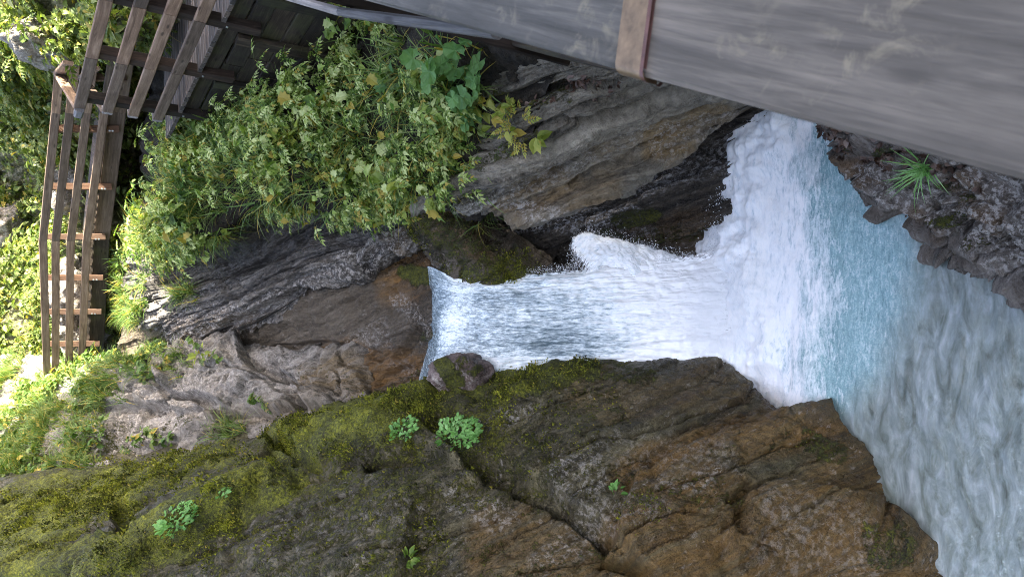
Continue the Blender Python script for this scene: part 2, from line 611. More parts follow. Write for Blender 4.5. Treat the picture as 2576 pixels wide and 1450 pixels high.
def water_fall_material():
    m, nt, b, out = new_mat("falling_white_water")
    n = N(nt)
    s = n.attr("along")
    t = n.attr("across")
    foam = n.attr("foam")
    c = n.node("ShaderNodeCombineXYZ")
    n.put(c.inputs[0], n.math('MULTIPLY', s, 2.6))
    n.put(c.inputs[1], n.math('MULTIPLY', t, 11.0))
    streak = n.noise(c.outputs[0], 3.4, 6, 0.66, 0.35)
    c2 = n.node("ShaderNodeCombineXYZ")
    n.put(c2.inputs[0], n.math('MULTIPLY', s, 9.0))
    n.put(c2.inputs[1], n.math('MULTIPLY', t, 26.0))
    fleck = n.noise(c2.outputs[0], 3.2, 5, 0.7, 0.2)
    big = n.noise(n.pos(), 2.2, 4, 0.6)
    f = n.math('ADD', n.math('MULTIPLY', streak, 0.45), n.math('ADD', n.math('MULTIPLY', fleck, 0.40), n.math('MULTIPLY', big, 0.15)))
    f = n.math('ADD', f, n.math('MULTIPLY', n.math('SUBTRACT', foam, 0.5), 0.36))
    col = n.ramp(f, [(0.32, (0.12, 0.17, 0.20)), (0.41, (0.40, 0.49, 0.54)), (0.47, (0.68, 0.76, 0.80)), (0.58, (0.88, 0.91, 0.93))])
    n.put(b.inputs["Base Color"], col)
    n.put(b.inputs["Roughness"], n.ramp(f, [(0.40, 0.22), (0.58, 0.6)]))
    b.inputs["Specular IOR Level"].default_value = 0.5
    n.put(b.inputs["Normal"], n.bump(n.math('ADD', streak, n.math('MULTIPLY', fleck, 0.5)), 0.3, 0.03))
    tr = n.node("ShaderNodeBsdfTransparent")
    mx = n.node("ShaderNodeMixShader")
    hole = n.math('MULTIPLY', n.math('SUBTRACT', 1.0, foam), n.ramp(f, [(0.20, 0.6), (0.30, 0.0)]))
    edge = n.attr("edge")
    ragged = n.math('MULTIPLY', n.math('SUBTRACT', n.math('ADD', edge, n.math('MULTIPLY', n.math('SUBTRACT', fleck, 0.5), 1.5)), 0.35), 5.0, clamp=True)
    n.put(mx.inputs[0], n.math('MULTIPLY', n.math('SUBTRACT', 1.0, hole, clamp=True), ragged))
    nt.links.new(tr.outputs[0], mx.inputs[1])
    nt.links.new(b.outputs[0], mx.inputs[2])
    nt.links.new(mx.outputs[0], out.inputs[0])
    return m


def pool_material():
    """foam, milky turquoise water and clear shallows over stones in one sheet"""
    m, nt, b, out = new_mat("pool_water")
    n = N(nt)
    p = n.pos()
    foam = n.attr("foam")
    milk = n.attr("milk")
    mp = n.node("ShaderNodeMapping")
    n.put(mp.inputs["Vector"], p)
    mp.inputs["Rotation"].default_value = (0, 0, math.radians(8))
    mp.inputs["Scale"].default_value = (0.75, 2.6, 1.0)
    big = n.noise(mp.outputs[0], 3.2, 6, 0.65, 0.8)
    web = n.noise(mp.outputs[0], 15.0, 5, 0.68, 0.6)
    fine = n.noise(p, 60.0, 4, 0.7)
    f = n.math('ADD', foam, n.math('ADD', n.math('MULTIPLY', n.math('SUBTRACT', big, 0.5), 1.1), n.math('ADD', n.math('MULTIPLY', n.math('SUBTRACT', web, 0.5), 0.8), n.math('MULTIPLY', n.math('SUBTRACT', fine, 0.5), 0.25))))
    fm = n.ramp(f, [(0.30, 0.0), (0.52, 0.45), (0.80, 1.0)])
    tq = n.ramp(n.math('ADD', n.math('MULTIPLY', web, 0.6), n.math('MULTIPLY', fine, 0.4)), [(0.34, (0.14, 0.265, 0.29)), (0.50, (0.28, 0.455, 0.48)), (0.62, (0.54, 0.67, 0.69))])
    mps = n.node("ShaderNodeMapping")
    n.put(mps.inputs["Vector"], p)
    mps.inputs["Rotation"].default_value = (0, 0, math.radians(-12))
    mps.inputs["Scale"].default_value = (0.55, 1.6, 1.0)
    swirl = n.noise(mps.outputs[0], 3.4, 5, 0.6, 1.6)
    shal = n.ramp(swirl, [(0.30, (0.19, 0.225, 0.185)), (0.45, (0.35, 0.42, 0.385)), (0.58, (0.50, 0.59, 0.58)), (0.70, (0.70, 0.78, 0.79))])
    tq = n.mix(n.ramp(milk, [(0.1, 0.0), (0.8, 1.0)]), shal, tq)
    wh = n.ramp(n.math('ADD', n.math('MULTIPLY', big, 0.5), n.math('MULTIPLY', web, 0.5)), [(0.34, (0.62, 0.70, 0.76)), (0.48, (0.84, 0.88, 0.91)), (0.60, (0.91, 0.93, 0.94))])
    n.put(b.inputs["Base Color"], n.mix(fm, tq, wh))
    n.put(b.inputs["Roughness"], n.ramp(fm, [(0.0, 0.12), (0.6, 0.6)]))
    n.put(b.inputs["Normal"], n.bump(n.math('ADD', web, n.math('MULTIPLY', fine, 0.2)), 0.28, 0.05))
    b.inputs["Subsurface Weight"].default_value = 0.6
    b.inputs["Subsurface Radius"].default_value = (1.0, 1.0, 1.0)
    b.inputs["Subsurface Scale"].default_value = 0.05
    tr = n.node("ShaderNodeBsdfTransparent")
    tr.inputs["Color"].default_value = (0.86, 0.92, 0.89, 1)
    gl = n.node("ShaderNodeBsdfGlossy")
    gl.inputs["Roughness"].default_value = 0.06
    rip = n.math('ADD', n.noise(mp.outputs[0], 7.0, 5, 0.6, 1.2), n.math('MULTIPLY', n.noise(p, 26.0, 4, 0.6, 0.8), 0.45))
    nb = n.bump(rip, 1.0, 0.22)
    n.put(gl.inputs["Normal"], nb)
    fr = n.node("ShaderNodeFresnel")
    fr.inputs["IOR"].default_value = 1.45
    n.put(fr.inputs["Normal"], nb)
    mg = n.node("ShaderNodeMixShader")
    n.put(mg.inputs[0], n.math('MULTIPLY', fr.outputs[0], 2.2, clamp=True))
    nt.links.new(tr.outputs[0], mg.inputs[1])
    nt.links.new(gl.outputs[0], mg.inputs[2])
    mx = n.node("ShaderNodeMixShader")
    op = n.math('MAXIMUM', fm, n.ramp(n.math('ADD', milk, n.math('MULTIPLY', n.math('SUBTRACT', big, 0.5), 0.5)), [(0.05, 0.42), (0.9, 1.0)]))
    n.put(mx.inputs[0], op)
    nt.links.new(mg.outputs[0], mx.inputs[1])
    nt.links.new(b.outputs[0], mx.inputs[2])
    nt.links.new(mx.outputs[0], out.inputs[0])
    return m


M_FALL = water_fall_material()
M_POOL = pool_material()
M_DROP = simple_mat("white_spray", (0.84, 0.87, 0.90), 0.35, 0.0, 0.06, 30)


# ------------------------------------------------------------------ rock surfaces
PATCH = {}


def rock(name, ctrl, nu, nv, mat, label, bed_amp=0.10, bed_freq=3.2, rough_amp=0.10, block=0.0, block_size=0.6,
         moss=(), ochre=(), wet=(), pale=(), dents=(), plates=(), fine=0.018, crack=0.035, bed_k=None, seed=1, kind="structure", cat=None, base=None):
    g = surf(ctrl, nu, nv)
    nrm = grid_normals(g)
    p = g.reshape(-1, 3)
    nn = nrm.reshape(-1, 3)
    pb = p @ BED
    w = fbm(p * 0.8, 4, seed + 2)
    xv, yv = proj(p)
    if bed_k is None:
        bedc = pb[:, 2]
    else:       # beds that crop out along a line of this slope on this face
        bedc = (yv + bed_k * xv) / math.sqrt(1 + bed_k * bed_k) * (p @ F_AX).mean() / FOC
    s = bedc * bed_freq + 0.45 * w
    h = bed_amp * (layers(s, seed) - 0.45)
    h += bed_amp * 0.42 * (layers(s * 3.1 + 0.8 * fbm(p * 1.9, 3, seed + 4), seed + 50) - 0.45)
    h += bed_amp * 0.20 * (layers(s * 8.3 + 0.9 * fbm(p * 3.1, 3, seed + 5), seed + 55) - 0.45)
    h += rough_amp * fbm(p * 1.1, 5, seed + 6)
    h += rough_amp * 0.35 * (ridged(p * 3.0, 4, seed + 8) - 0.6)
    if block:
        q = pb * np.array([0.7, 0.8, 1.6]) / block_size + 0.25 * fbm(p * 2.0, 3, seed + 12)[:, None]
        f1, f2, cid = worley(q, seed + 20)
        h += block * (cid - 0.5) - block * 0.7 * np.exp(-((f2 - f1) / 0.07) ** 2)
    h += fine * fbm(p * 9.0, 4, seed + 30)
    h += fine * 0.55 * (ridged(pb * np.array([9.0, 10.0, 26.0]), 3, seed + 33) - 0.6)
    c1, c2, _c = worley(pb * np.array([1.3, 1.7, 3.4]) + 0.35 * fbm(p * 2.6, 3, seed + 35)[:, None], seed + 36)
    h -= crack * np.exp(-((c2 - c1) / 0.06) ** 2) * np.clip(0.4 + 1.2 * fbm(p * 0.9, 3, seed + 37), 0, 1)
    for lst, amount in dents:
        h += amount * strokes(p, lst, 0.10, seed + 60)
    for poly, amount, soft in plates:
        h += amount * plate(p, poly, soft, 0.10, seed + 90)
    mossv = strokes(p, moss, 0.18, seed + 70)
    h += 0.035 * np.maximum(0, fbm(p * 7.0, 3, seed + 44) + 0.3) * mossv
    q = p + nn * h[:, None]
    me = mk_mesh(name, q, grid_faces(nu, nv), smooth=True)
    attr(me, "moss", mossv)
    attr(me, "bedc", bedc + 0.45 * w / bed_freq)
    attr(me, "ochre", strokes(p, ochre, 0.25, seed + 71))
    attr(me, "wet", strokes(p, wet, 0.15, seed + 72))
    attr(me, "pale", strokes(p, pale, 0.2, seed + 73))
    o = link(name, me, mat)
    tag(o, label, cat, kind=kind)
    PATCH[name] = (q.reshape(nu, nv, 3), nrm)
    return o


def ctl(rows):
    return np.array([[P(*c) for c in r] for r in rows])


# left cliff: a long mossy slab that leans away to the upper left, from the pool to above the frame
lc = ctl([
    [(2330, 1750, 6.5), (2285, 1450, 6.67), (2290, 1345, 6.65), (2200, 1270, 6.9), (2130, 1130, 7.1), (2080, 1038, 7.3), (1965, 1028, 7.75), (1850, 905, 8.2), (1800, 850, 9.0)],
    [(2000, 1750, 6.0), (1950, 1450, 6.3), (1980, 1345, 6.5), (1960, 1240, 6.8), (1950, 1130, 7.1), (1935, 1060, 7.3), (1890, 985, 7.6), (1780, 900, 8.05), (1720, 840, 8.9)],
    [(1650, 1750, 5.7), (1600, 1450, 6.05), (1600, 1330, 6.35), (1590, 1230, 6.7), (1580, 1120, 7.1), (1570, 1030, 7.45), (1560, 970, 7.75), (1550, 918, 8.1), (1520, 850, 9.0)],
    [(1250, 1750, 5.7), (1250, 1450, 6.1), (1250, 1340, 6.4), (1240, 1240, 6.75), (1235, 1140, 7.15), (1230, 1060, 7.5), (1230, 1000, 7.9), (1235, 946, 8.3), (1220, 880, 9.2)],
    [(900, 1750, 5.9), (900, 1450, 6.35), (900, 1340, 6.7), (905, 1260, 7.0), (920, 1180, 7.4), (930, 1120, 7.8), (940, 1070, 8.2), (955, 1030, 8.7), (960, 980, 9.6)],
    [(550, 1750, 6.2), (560, 1450, 6.8), (580, 1360, 7.1), (600, 1290, 7.4), (620, 1230, 7.8), (640, 1180, 8.2), (660, 1135, 8.7), (690, 1095, 9.2), (700, 1050, 10.2)],
    [(150, 1750, 6.8), (200, 1450, 7.4), (230, 1390, 7.7), (260, 1330, 8.1), (280, 1290, 8.5), (300, 1250, 9.0), (320, 1210, 9.6), (340, 1165, 10.2), (350, 1120, 11.2)],
    [(-250, 1750, 7.5), (-100, 1450, 8.1), (-80, 1400, 8.5), (-70, 1360, 8.9), (-60, 1320, 9.3), (-50, 1290, 9.8), (-40, 1260, 10.4), (-30, 1225, 11.0), (-20, 1180, 12.0)],
    [(-650, 1850, 8.2), (-500, 1600, 8.9), (-450, 1500, 9.3), (-430, 1450, 9.7), (-420, 1420, 10.1), (-410, 1380, 10.6), (-400, 1340, 11.2), (-390, 1300, 11.8), (-380, 1250, 12.8)],
])
lc = np.concatenate([lc[:1] + np.array([0.25, -0.1, -1.0]), lc])
rock("cliff", lc, 520, 300, M_CLIFF, "tall mossy brown rock slab leaning away along the bottom of the picture",
     bed_amp=0.07, bed_freq=2.2, rough_amp=0.10, block=0.02, block_size=0.9, bed_k=0.55, seed=3, fine=0.022, crack=0.03,
     moss=[(230, 1450, 720, 1215, 60, 0.95), (0, 1330, 300, 1240, 90, 0.98), (300, 1230, 560, 1150, 60, 0.82), (0, 1440, 200, 1420, 80, 0.9),
           (720, 1120, 960, 1080, 70, 1.0), (900, 1050, 1200, 990, 42, 0.95), (1200, 985, 1480, 935, 38, 0.85), (1480, 935, 1640, 930, 25, 0.6),
           (600, 1230, 1000, 1190, 110, 0.55), (560, 1350, 1000, 1350, 150, 0.50), (1000, 1100, 1250, 1060, 70, 0.62), (1000, 1200, 1350, 1150, 120, 0.45),
           (1150, 1400, 1500, 1390, 80, 0.36), (1600, 1290, 1800, 1270, 60, 0.42), (2000, 1110, 2110, 1140, 35, 0.6), (2150, 1370, 2240, 1360, 30, 0.55),
           (1250, 1130, 1500, 1050, 90, 0.40), (1350, 1230, 1600, 1190, 70, 0.35), (300, 1440, 800, 1440, 50, 0.5), (1780, 1160, 1900, 1130, 50, 0.3)],
     ochre=[(1600, 1195, 1930, 1060, 60, 0.68), (1900, 1080, 2080, 1060, 60, 0.75), (1650, 1350, 2150, 1300, 130, 0.56), (1250, 1330, 1600, 1400, 110, 0.45),
            (2050, 1200, 2250, 1400, 90, 0.52), (1500, 1000, 1850, 960, 70, 0.26), (1750, 1430, 2200, 1430, 80, 0.60), (0, 1390, 150, 1330, 60, 0.22), (1640, 1250, 1800, 1240, 60, 0.45)],
     wet=[(1500, 960, 1900, 990, 60, 0.6), (2080, 1060, 2280, 1400, 60, 0.9), (1700, 1060, 1950, 1040, 50, 0.7), (1650, 895, 1960, 1000, 30, 1.0), (1200, 1180, 1550, 1320, 40, 0.4)],
     pale=[(1150, 1250, 1250, 1270, 40, 0.41), (1400, 1180, 1480, 1210, 40, 0.45), (1560, 1150, 1800, 1150, 60, 0.25), (1290, 1030, 1360, 1020, 18, 0.50), (1350, 1390, 1480, 1370, 40, 0.41),
           (1430, 1300, 1600, 1310, 50, 0.41), (1900, 1380, 2050, 1360, 60, 0.25), (640, 1320, 1000, 1330, 90, 0.17), (1650, 1230, 1750, 1215, 25, 0.41), (1930, 1300, 2130, 1390, 50, 0.25), (1830, 920, 1960, 1010, 16, 0.41)],
     dents=[([(1190, 1165, 1260, 1185, 26, 1), (1260, 1185, 1420, 1262, 26, 1), (1420, 1262, 1530, 1330, 20, 1), (1530, 1395, 1640, 1450, 22, 1)], -0.26),
            ([(680, 1110, 740, 1140, 14, 1), (740, 1160, 800, 1170, 14, 1), (930, 1170, 1040, 1150, 16, 1), (310, 1290, 325, 1360, 26, 1)], -0.26),
            ([(1430, 1140, 1880, 1000, 5, 1), (700, 1235, 1000, 1130, 5, 1), (450, 1425, 900, 1240, 5, 1), (880, 1410, 1250, 1290, 5, 1), (1650, 1250, 2050, 1120, 5, 1), (1300, 1420, 1750, 1300, 5, 1), (1250, 1060, 1500, 990, 4, 1), (30, 1430, 400, 1290, 5, 1)], -0.07),
            ([(720, 1100, 960, 1050, 50, 1), (240, 1440, 700, 1220, 40, 1), (960, 1050, 1150, 1000, 40, 1)], 0.12),
            ([(1830, 1270, 1870, 1240, 14, 1), (1850, 1300, 1845, 1360, 14, 1)], -0.12)],
     plates=[([(1600, 1195), (1690, 1150), (1930, 1048), (2090, 1030), (2160, 1150), (2330, 1350), (2320, 1480), (1660, 1480), (1540, 1330)], 0.17, 5),
             ([(1850, 1260), (1960, 1240), (2320, 1360), (2320, 1500), (1820, 1500), (1790, 1370)], 0.12, 5),
             ([(720, 1112), (960, 1045), (1110, 990), (1060, 1080), (1180, 1165), (1000, 1150), (850, 1175), (740, 1160)], 0.16, 7),
             ([(330, 1330), (520, 1235), (720, 1185), (580, 1290), (260, 1480), (160, 1480)], 0.15, 7),
             ([(-60, 1235), (330, 1170), (560, 1135), (700, 1105), (600, 1215), (310, 1290), (300, 1380), (-60, 1500)], 0.12, 6),
             ([(1225, 1170), (1430, 1270), (1540, 1340), (1500, 1480), (1000, 1480), (1050, 1250)], -0.13, 6)])

# grey ledges above it
gl = ctl([
    [(-80, 1370, 11.2), (0, 1340, 10.9), (200, 1290, 10.7), (350, 1250, 10.4), (500, 1220, 10.1), (650, 1190, 9.8), (800, 1150, 9.5), (950, 1120, 9.2), (1010, 1110, 9.1)],
    [(-80, 1290, 11.4), (0, 1260, 11.1), (200, 1210, 10.9), (350, 1180, 10.6), (500, 1150, 10.2), (650, 1120, 9.8), (800, 1080, 9.5), (950, 1050, 9.2), (1010, 1050, 9.1)],
    [(-80, 1220, 12.4), (0, 1180, 12.0), (200, 1120, 11.6), (350, 1090, 11.2), (500, 1060, 10.8), (650, 1040, 10.4), (800, 1010, 9.9), (950, 1010, 9.5), (1010, 1020, 9.2)],
    [(-80, 1150, 13.4), (0, 1090, 13.0), (200, 1030, 12.2), (350, 1000, 11.7), (500, 990, 11.2), (650, 970, 10.8), (800, 960, 10.2), (940, 965, 9.75), (990, 1000, 9.5)],
    [(-80, 1080, 14.4), (0, 1010, 14.0), (200, 965, 12.8), (350, 940, 12.1), (490, 925, 11.6), (640, 915, 11.1), (790, 915, 10.5), (930, 930, 10.0), (970, 990, 9.7)],
    [(-80, 1030, 15.4), (0, 960, 15.0), (220, 935, 13.4), (370, 905, 12.6), (490, 878, 12.0), (620, 868, 11.6), (780, 888, 10.9), (915, 912, 10.4), (955, 980, 10.1)],
    [(-80, 980, 16.4), (0, 900, 16.0), (220, 900, 14.4), (370, 870, 13.6), (490, 850, 13.0), (620, 850, 12.6), (780, 870, 11.9), (915, 900, 11.4), (950, 960, 11.0)],
])
rock("rock_ledges", gl, 230, 420, M_GREY, "broken pale grey rock ledges between the mossy slab and the far railing",
     bed_amp=0.10, bed_freq=1.7, rough_amp=0.22, block=0.14, block_size=1.1, bed_k=0.35, seed=21, fine=0.05, crack=0.08,
     moss=[(0, 1190, 260, 1130, 60, 0.5), (300, 1100, 480, 1080, 40, 0.4), (250, 935, 420, 905, 22, 0.6), (700, 950, 800, 960, 30, 0.25), (850, 980, 950, 1000, 40, 0.3)],
     ochre=[(800, 970, 960, 990, 60, 0.7), (560, 1080, 800, 1050, 30, 0.3)],
     pale=[(300, 960, 700, 950, 90, 0.5), (250, 1090, 500, 1040, 60, 0.6), (0, 1240, 280, 1170, 35, 0.7)],
     dents=[([(600, 900, 640, 935, 18, 1), (640, 935, 770, 1000, 18, 1), (770, 1000, 770, 1050, 18, 1), (940, 950, 975, 1010, 22, 1), (420, 960, 430, 1000, 14, 1), (500, 1050, 590, 1020, 16, 1)], -0.10)],
     plates=[([(225, 1000), (300, 940), (400, 930), (445, 965), (425, 1005), (330, 1030)], 0.28, 3),
             ([(430, 985), (400, 920), (490, 880), (610, 872), (650, 935), (775, 985), (760, 1045), (600, 1050), (520, 1000)], 0.34, 3),
             ([(700, 905), (800, 890), (925, 918), (955, 965), (940, 1040), (820, 1060), (770, 990)], 0.32, 3),
             ([(180, 1120), (300, 1050), (500, 1040), (590, 1030), (560, 1090), (380, 1130)], 0.16, 3),
             ([(560, 1060), (760, 1050), (700, 1110), (520, 1130)], 0.14, 3),
             ([(425, 1000), (470, 1000), (520, 1030), (470, 1050)], 0.25, 3),
             ([(-40, 1235), (140, 1190), (300, 1170), (320, 1210), (0, 1280)], 0.25, 4)])

# smooth slab behind the lip of the fall
bs = ctl([
    [(300, 1000, 14.50), (500, 980, 13.00), (650, 970, 11.80), (800, 990, 10.40), (950, 1010, 9.54), (1060, 1015, 8.82), (1130, 1015, 8.52), (1260, 1015, 8.47)],
    [(300, 930, 14.00), (500, 900, 12.80), (650, 900, 11.70), (800, 930, 10.50), (950, 940, 9.64), (1060, 935, 9.02), (1110, 930, 8.67), (1250, 930, 8.57)],
    [(300, 880, 13.80), (500, 850, 12.60), (650, 850, 11.60), (800, 850, 10.60), (950, 850, 9.74), (1060, 850, 9.12), (1105, 850, 8.77), (1250, 850, 8.62)],
    [(300, 830, 13.70), (500, 800, 12.60), (650, 800, 11.70), (800, 765, 10.70), (950, 770, 9.94), (1055, 770, 9.32), (1095, 770, 8.97), (1250, 770, 8.82)],
    [(300, 780, 13.80), (500, 750, 12.80), (650, 745, 12.00), (800, 700, 11.10), (950, 690, 10.24), (1050, 690, 9.62), (1090, 690, 9.22), (1250, 690, 9.02)],
    [(300, 700, 14.20), (500, 680, 13.30), (650, 680, 12.60), (800, 640, 11.70), (950, 620, 10.84), (1045, 620, 10.12), (1085, 620, 9.72), (1250, 620, 9.42)],
    [(300, 620, 14.80), (500, 600, 14.00), (650, 600, 13.40), (800, 560, 12.40), (950, 550, 11.54), (1045, 550, 10.82), (1085, 550, 10.42), (1250, 550, 10.02)],
])
rock("rock_slab", bs, 240, 320, M_SLAB, "smooth brown rock slab rising behind the lip of the waterfall",
     bed_amp=0.13, bed_freq=2.4, rough_amp=0.08, block=0.04, block_size=1.1, bed_k=0.45, seed=33, fine=0.024,
     moss=[(1030, 700, 1085, 690, 22, 0.9), (1060, 830, 1100, 860, 18, 0.5), (940, 1000, 1050, 960, 40, 0.35)],
     ochre=[(960, 640, 1050, 670, 60, 1.0), (980, 720, 1060, 740, 40, 0.6), (880, 900, 1080, 960, 60, 0.8), (760, 960, 900, 930, 40, 0.5)],
     wet=[(1050, 640, 1100, 980, 45, 1.0), (980, 880, 1080, 960, 60, 0.6)],
     pale=[(980, 745, 1060, 780, 25, 0.7), (880, 880, 960, 840, 30, 0.5), (1070, 780, 1100, 830, 20, 0.9), (1000, 930, 1060, 980, 30, 0.4)],
     dents=[([(700, 870, 880, 870, 10, 1), (880, 870, 960, 900, 12, 1), (1000, 900, 1060, 830, 12, 1), (960, 960, 1020, 930, 14, 1)], -0.12)])

# bedded back wall overhanging from the right
bw = ctl([
    [(1050, 400, 8.7), (880, 420, 9.4), (720, 430, 9.9), (590, 470, 10.5), (480, 530, 11.2), (400, 560, 11.8), (350, 560, 12.8), (330, 560, 13.8)],
    [(1100, 470, 8.9), (930, 490, 9.5), (780, 510, 10.1), (640, 560, 10.8), (520, 610, 11.4), (420, 640, 11.9), (350, 630, 12.6), (325, 620, 13.8)],
    [(1150, 500, 9.0), (990, 530, 9.6), (830, 560, 10.2), (690, 630, 10.9), (560, 700, 11.5), (440, 720, 12.0), (350, 700, 12.6), (320, 690, 13.8)],
    [(1200, 530, 8.9), (1030, 560, 9.4), (880, 610, 10.1), (740, 690, 10.8), (600, 780, 11.4), (470, 790, 12.0), (360, 765, 12.6), (320, 740, 13.8)],
    [(1250, 570, 8.95), (1060, 603, 9.35), (930, 660, 10.05), (790, 740, 10.85), (640, 835, 11.45), (500, 852, 12.1), (375, 815, 12.7), (325, 790, 13.8)],
    [(1250, 560, 10.0), (1060, 590, 10.5), (930, 640, 11.3), (790, 720, 12.0), (640, 810, 12.6), (500, 830, 13.3), (370, 790, 14.0), (330, 770, 14.8)],
])
rock("gorge_wall", bw, 240, 440, M_WALL, "dark bedded rock wall overhanging the gorge behind the waterfall",
     bed_amp=0.36, bed_freq=2.3, rough_amp=0.16, block=0.10, block_size=0.7, bed_k=0.46, seed=45, fine=0.03, crack=0.03,
     ochre=[(1000, 590, 1040, 560, 30, 0.5), (480, 820, 620, 820, 30, 0.3)], moss=[(470, 720, 500, 740, 20, 0.4)],
     wet=[(900, 540, 1040, 520, 30, 0.5), (440, 700, 1000, 520, 40, 0.6)],
     pale=[(420, 820, 640, 800, 50, 0.8), (700, 760, 1000, 610, 40, 0.7), (380, 770, 560, 690, 40, 0.4)],
     dents=[([(420, 700, 620, 640, 40, 1), (620, 640, 820, 545, 45, 1), (820, 545, 1010, 515, 25, 1)], -0.42),
            ([(560, 830, 800, 720, 10, 1)], -0.25)])

# slope on the right that carries the undergrowth
vs = ctl([
    [(380, 100, 13.4), (460, 60, 11.0), (560, 20, 10.2), (700, -50, 9.8), (850, -60, 9.0), (1000, -60, 8.0), (1200, -60, 6.9), (1450, -60, 6.0)],
    [(380, 220, 13.2), (460, 230, 11.0), (560, 200, 10.0), (700, 150, 9.5), (850, 110, 8.7), (1000, 90, 7.8), (1200, 80, 6.7), (1450, 90, 6.0)],
    [(375, 330, 13.0), (450, 330, 10.9), (550, 300, 9.9), (700, 270, 9.2), (850, 230, 8.5), (1000, 220, 7.8), (1200, 200, 7.0), (1400, 180, 6.5)],
    [(375, 430, 12.8), (450, 440, 10.9), (540, 410, 9.9), (700, 390, 9.1), (850, 360, 8.5), (1000, 350, 8.0), (1180, 330, 7.3), (1350, 300, 7.0)],
    [(375, 520, 12.7), (440, 540, 11.0), (530, 505, 10.1), (690, 460, 9.2), (840, 450, 8.7), (1000, 450, 8.3), (1150, 440, 7.8), (1300, 400, 7.4)],
    [(330, 560, 12.6), (420, 600, 11.2), (530, 560, 10.4), (680, 505, 9.5), (840, 488, 9.0), (1000, 495, 8.6), (1130, 500, 8.3), (1280, 480, 7.8)],
    [(330, 540, 13.8), (420, 580, 12.4), (520, 540, 11.6), (670, 490, 10.7), (840, 475, 10.2), (1000, 485, 9.8), (1140, 490, 9.5), (1300, 470, 9.0)],
])
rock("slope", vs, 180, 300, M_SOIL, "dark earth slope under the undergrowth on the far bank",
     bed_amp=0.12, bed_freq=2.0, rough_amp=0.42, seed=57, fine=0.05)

# bedded tan rock under the handrail, down to the white water
rw = ctl([
    [(1200, 40, 7.4), (1350, 60, 6.4), (1500, 80, 6.0), (1650, 100, 5.6), (1800, 130, 5.9), (2000, 170, 6.2), (2150, 200, 6.5)],
    [(1150, 200, 7.6), (1320, 180, 6.6), (1480, 180, 6.3), (1640, 190, 6.3), (1800, 210, 6.6), (2000, 230, 6.9), (2150, 240, 7.1)],
    [(1120, 330, 7.9), (1280, 310, 6.95), (1440, 280, 6.6), (1600, 250, 6.7), (1760, 240, 6.9), (1950, 245, 7.2), (2100, 245, 7.4)],
    [(1080, 440, 8.2), (1230, 430, 7.2), (1390, 390, 7.0), (1560, 340, 7.0), (1720, 290, 7.1), (1920, 262, 7.4), (2070, 250, 7.6)],
    [(1050, 500, 8.0), (1200, 510, 7.6), (1370, 490, 7.3), (1540, 420, 7.25), (1700, 350, 7.3), (1900, 280, 7.55), (2040, 255, 7.75)],
    [(1040, 515, 8.3), (1200, 548, 7.9), (1370, 558, 7.55), (1490, 520, 7.45), (1690, 400, 7.5), (1895, 290, 7.7), (2030, 258, 7.9)],
    [(1060, 505, 9.2), (1220, 530, 8.8), (1380, 535, 8.5), (1500, 500, 8.4), (1700, 380, 8.4), (1895, 280, 8.5), (2030, 250, 8.6)],
])
rock("rock_beds", rw, 260, 420, M_BED, "layered tan and grey rock beds above the white water, below the handrail",
     bed_amp=0.21, bed_freq=5.2, rough_amp=0.09, block=0.02, block_size=0.5, bed_k=0.385, seed=61, fine=0.016, crack=0.015,
     ochre=[(1300, 520, 1500, 470, 60, 0.5), (1640, 370, 1860, 300, 40, 0.7), (1500, 400, 1640, 350, 40, 0.3)],
     moss=[(1230, 250, 1420, 240, 22, 0.5), (1100, 470, 1180, 500, 20, 0.4), (1220, 410, 1330, 340, 30, 0.5)],
     pale=[(1150, 520, 1400, 530, 30, 0.8), (1250, 470, 1600, 330, 40, 0.5), (1680, 350, 1850, 290, 30, 0.6)],
     wet=[(1250, 80, 1500, 150, 60, 0.5), (1880, 250, 1950, 280, 60, 0.8)],
     dents=[([(1280, 250, 1540, 195, 16, 1)], -0.35), ([(1330, 330, 1700, 215, 8, 1), (1340, 480, 1600, 300, 8, 1), (1440, 470, 1850, 260, 8, 1)], -0.12)])

# wet rock behind the splash
wr = ctl([
    [(1100, 470, 9.9), (1350, 480, 9.2), (1550, 420, 8.8), (1750, 330, 8.3), (1950, 230, 7.75), (2100, 180, 7.4)],
    [(1150, 560, 9.8), (1370, 560, 9.0), (1550, 500, 8.65), (1750, 420, 8.3), (1920, 330, 7.90), (2060, 260, 7.6)],
    [(1250, 640, 9.7), (1420, 630, 9.0), (1580, 570, 8.65), (1750, 500, 8.35), (1885, 420, 8.06), (2040, 320, 7.75)],
    [(1380, 710, 9.5), (1500, 690, 8.95), (1620, 650, 8.7), (1770, 600, 8.48), (1850, 520, 8.24), (2020, 400, 7.95)],
    [(1600, 800, 9.4), (1650, 760, 9.0), (1720, 740, 8.8), (1850, 700, 8.75), (1950, 600, 8.6), (2050, 480, 8.4)],
])
rock("wet_rock", wr, 170, 260, M_WET, "dark wet streaked rock beside the splash of the waterfall",
     bed_amp=0.16, bed_freq=4.5, rough_amp=0.10, block=0.06, block_size=0.5, bed_k=0.4, seed=77, fine=0.02,
     moss=[(1550, 560, 1640, 540, 25, 0.75), (1520, 600, 1570, 620, 22, 0.6), (1600, 600, 1780, 580, 30, 0.45)],
     ochre=[(1580, 600, 1780, 590, 50, 0.7), (1640, 680, 1780, 660, 40, 0.6)],
     wet=[(1300, 560, 1900, 420, 160, 1.0)],
     pale=[(1320, 560, 1500, 600, 30, 1.0), (1430, 560, 1600, 520, 25, 0.9), (1600, 450, 1880, 370, 40, 0.55), (1520, 570, 1640, 590, 30, 0.5)])

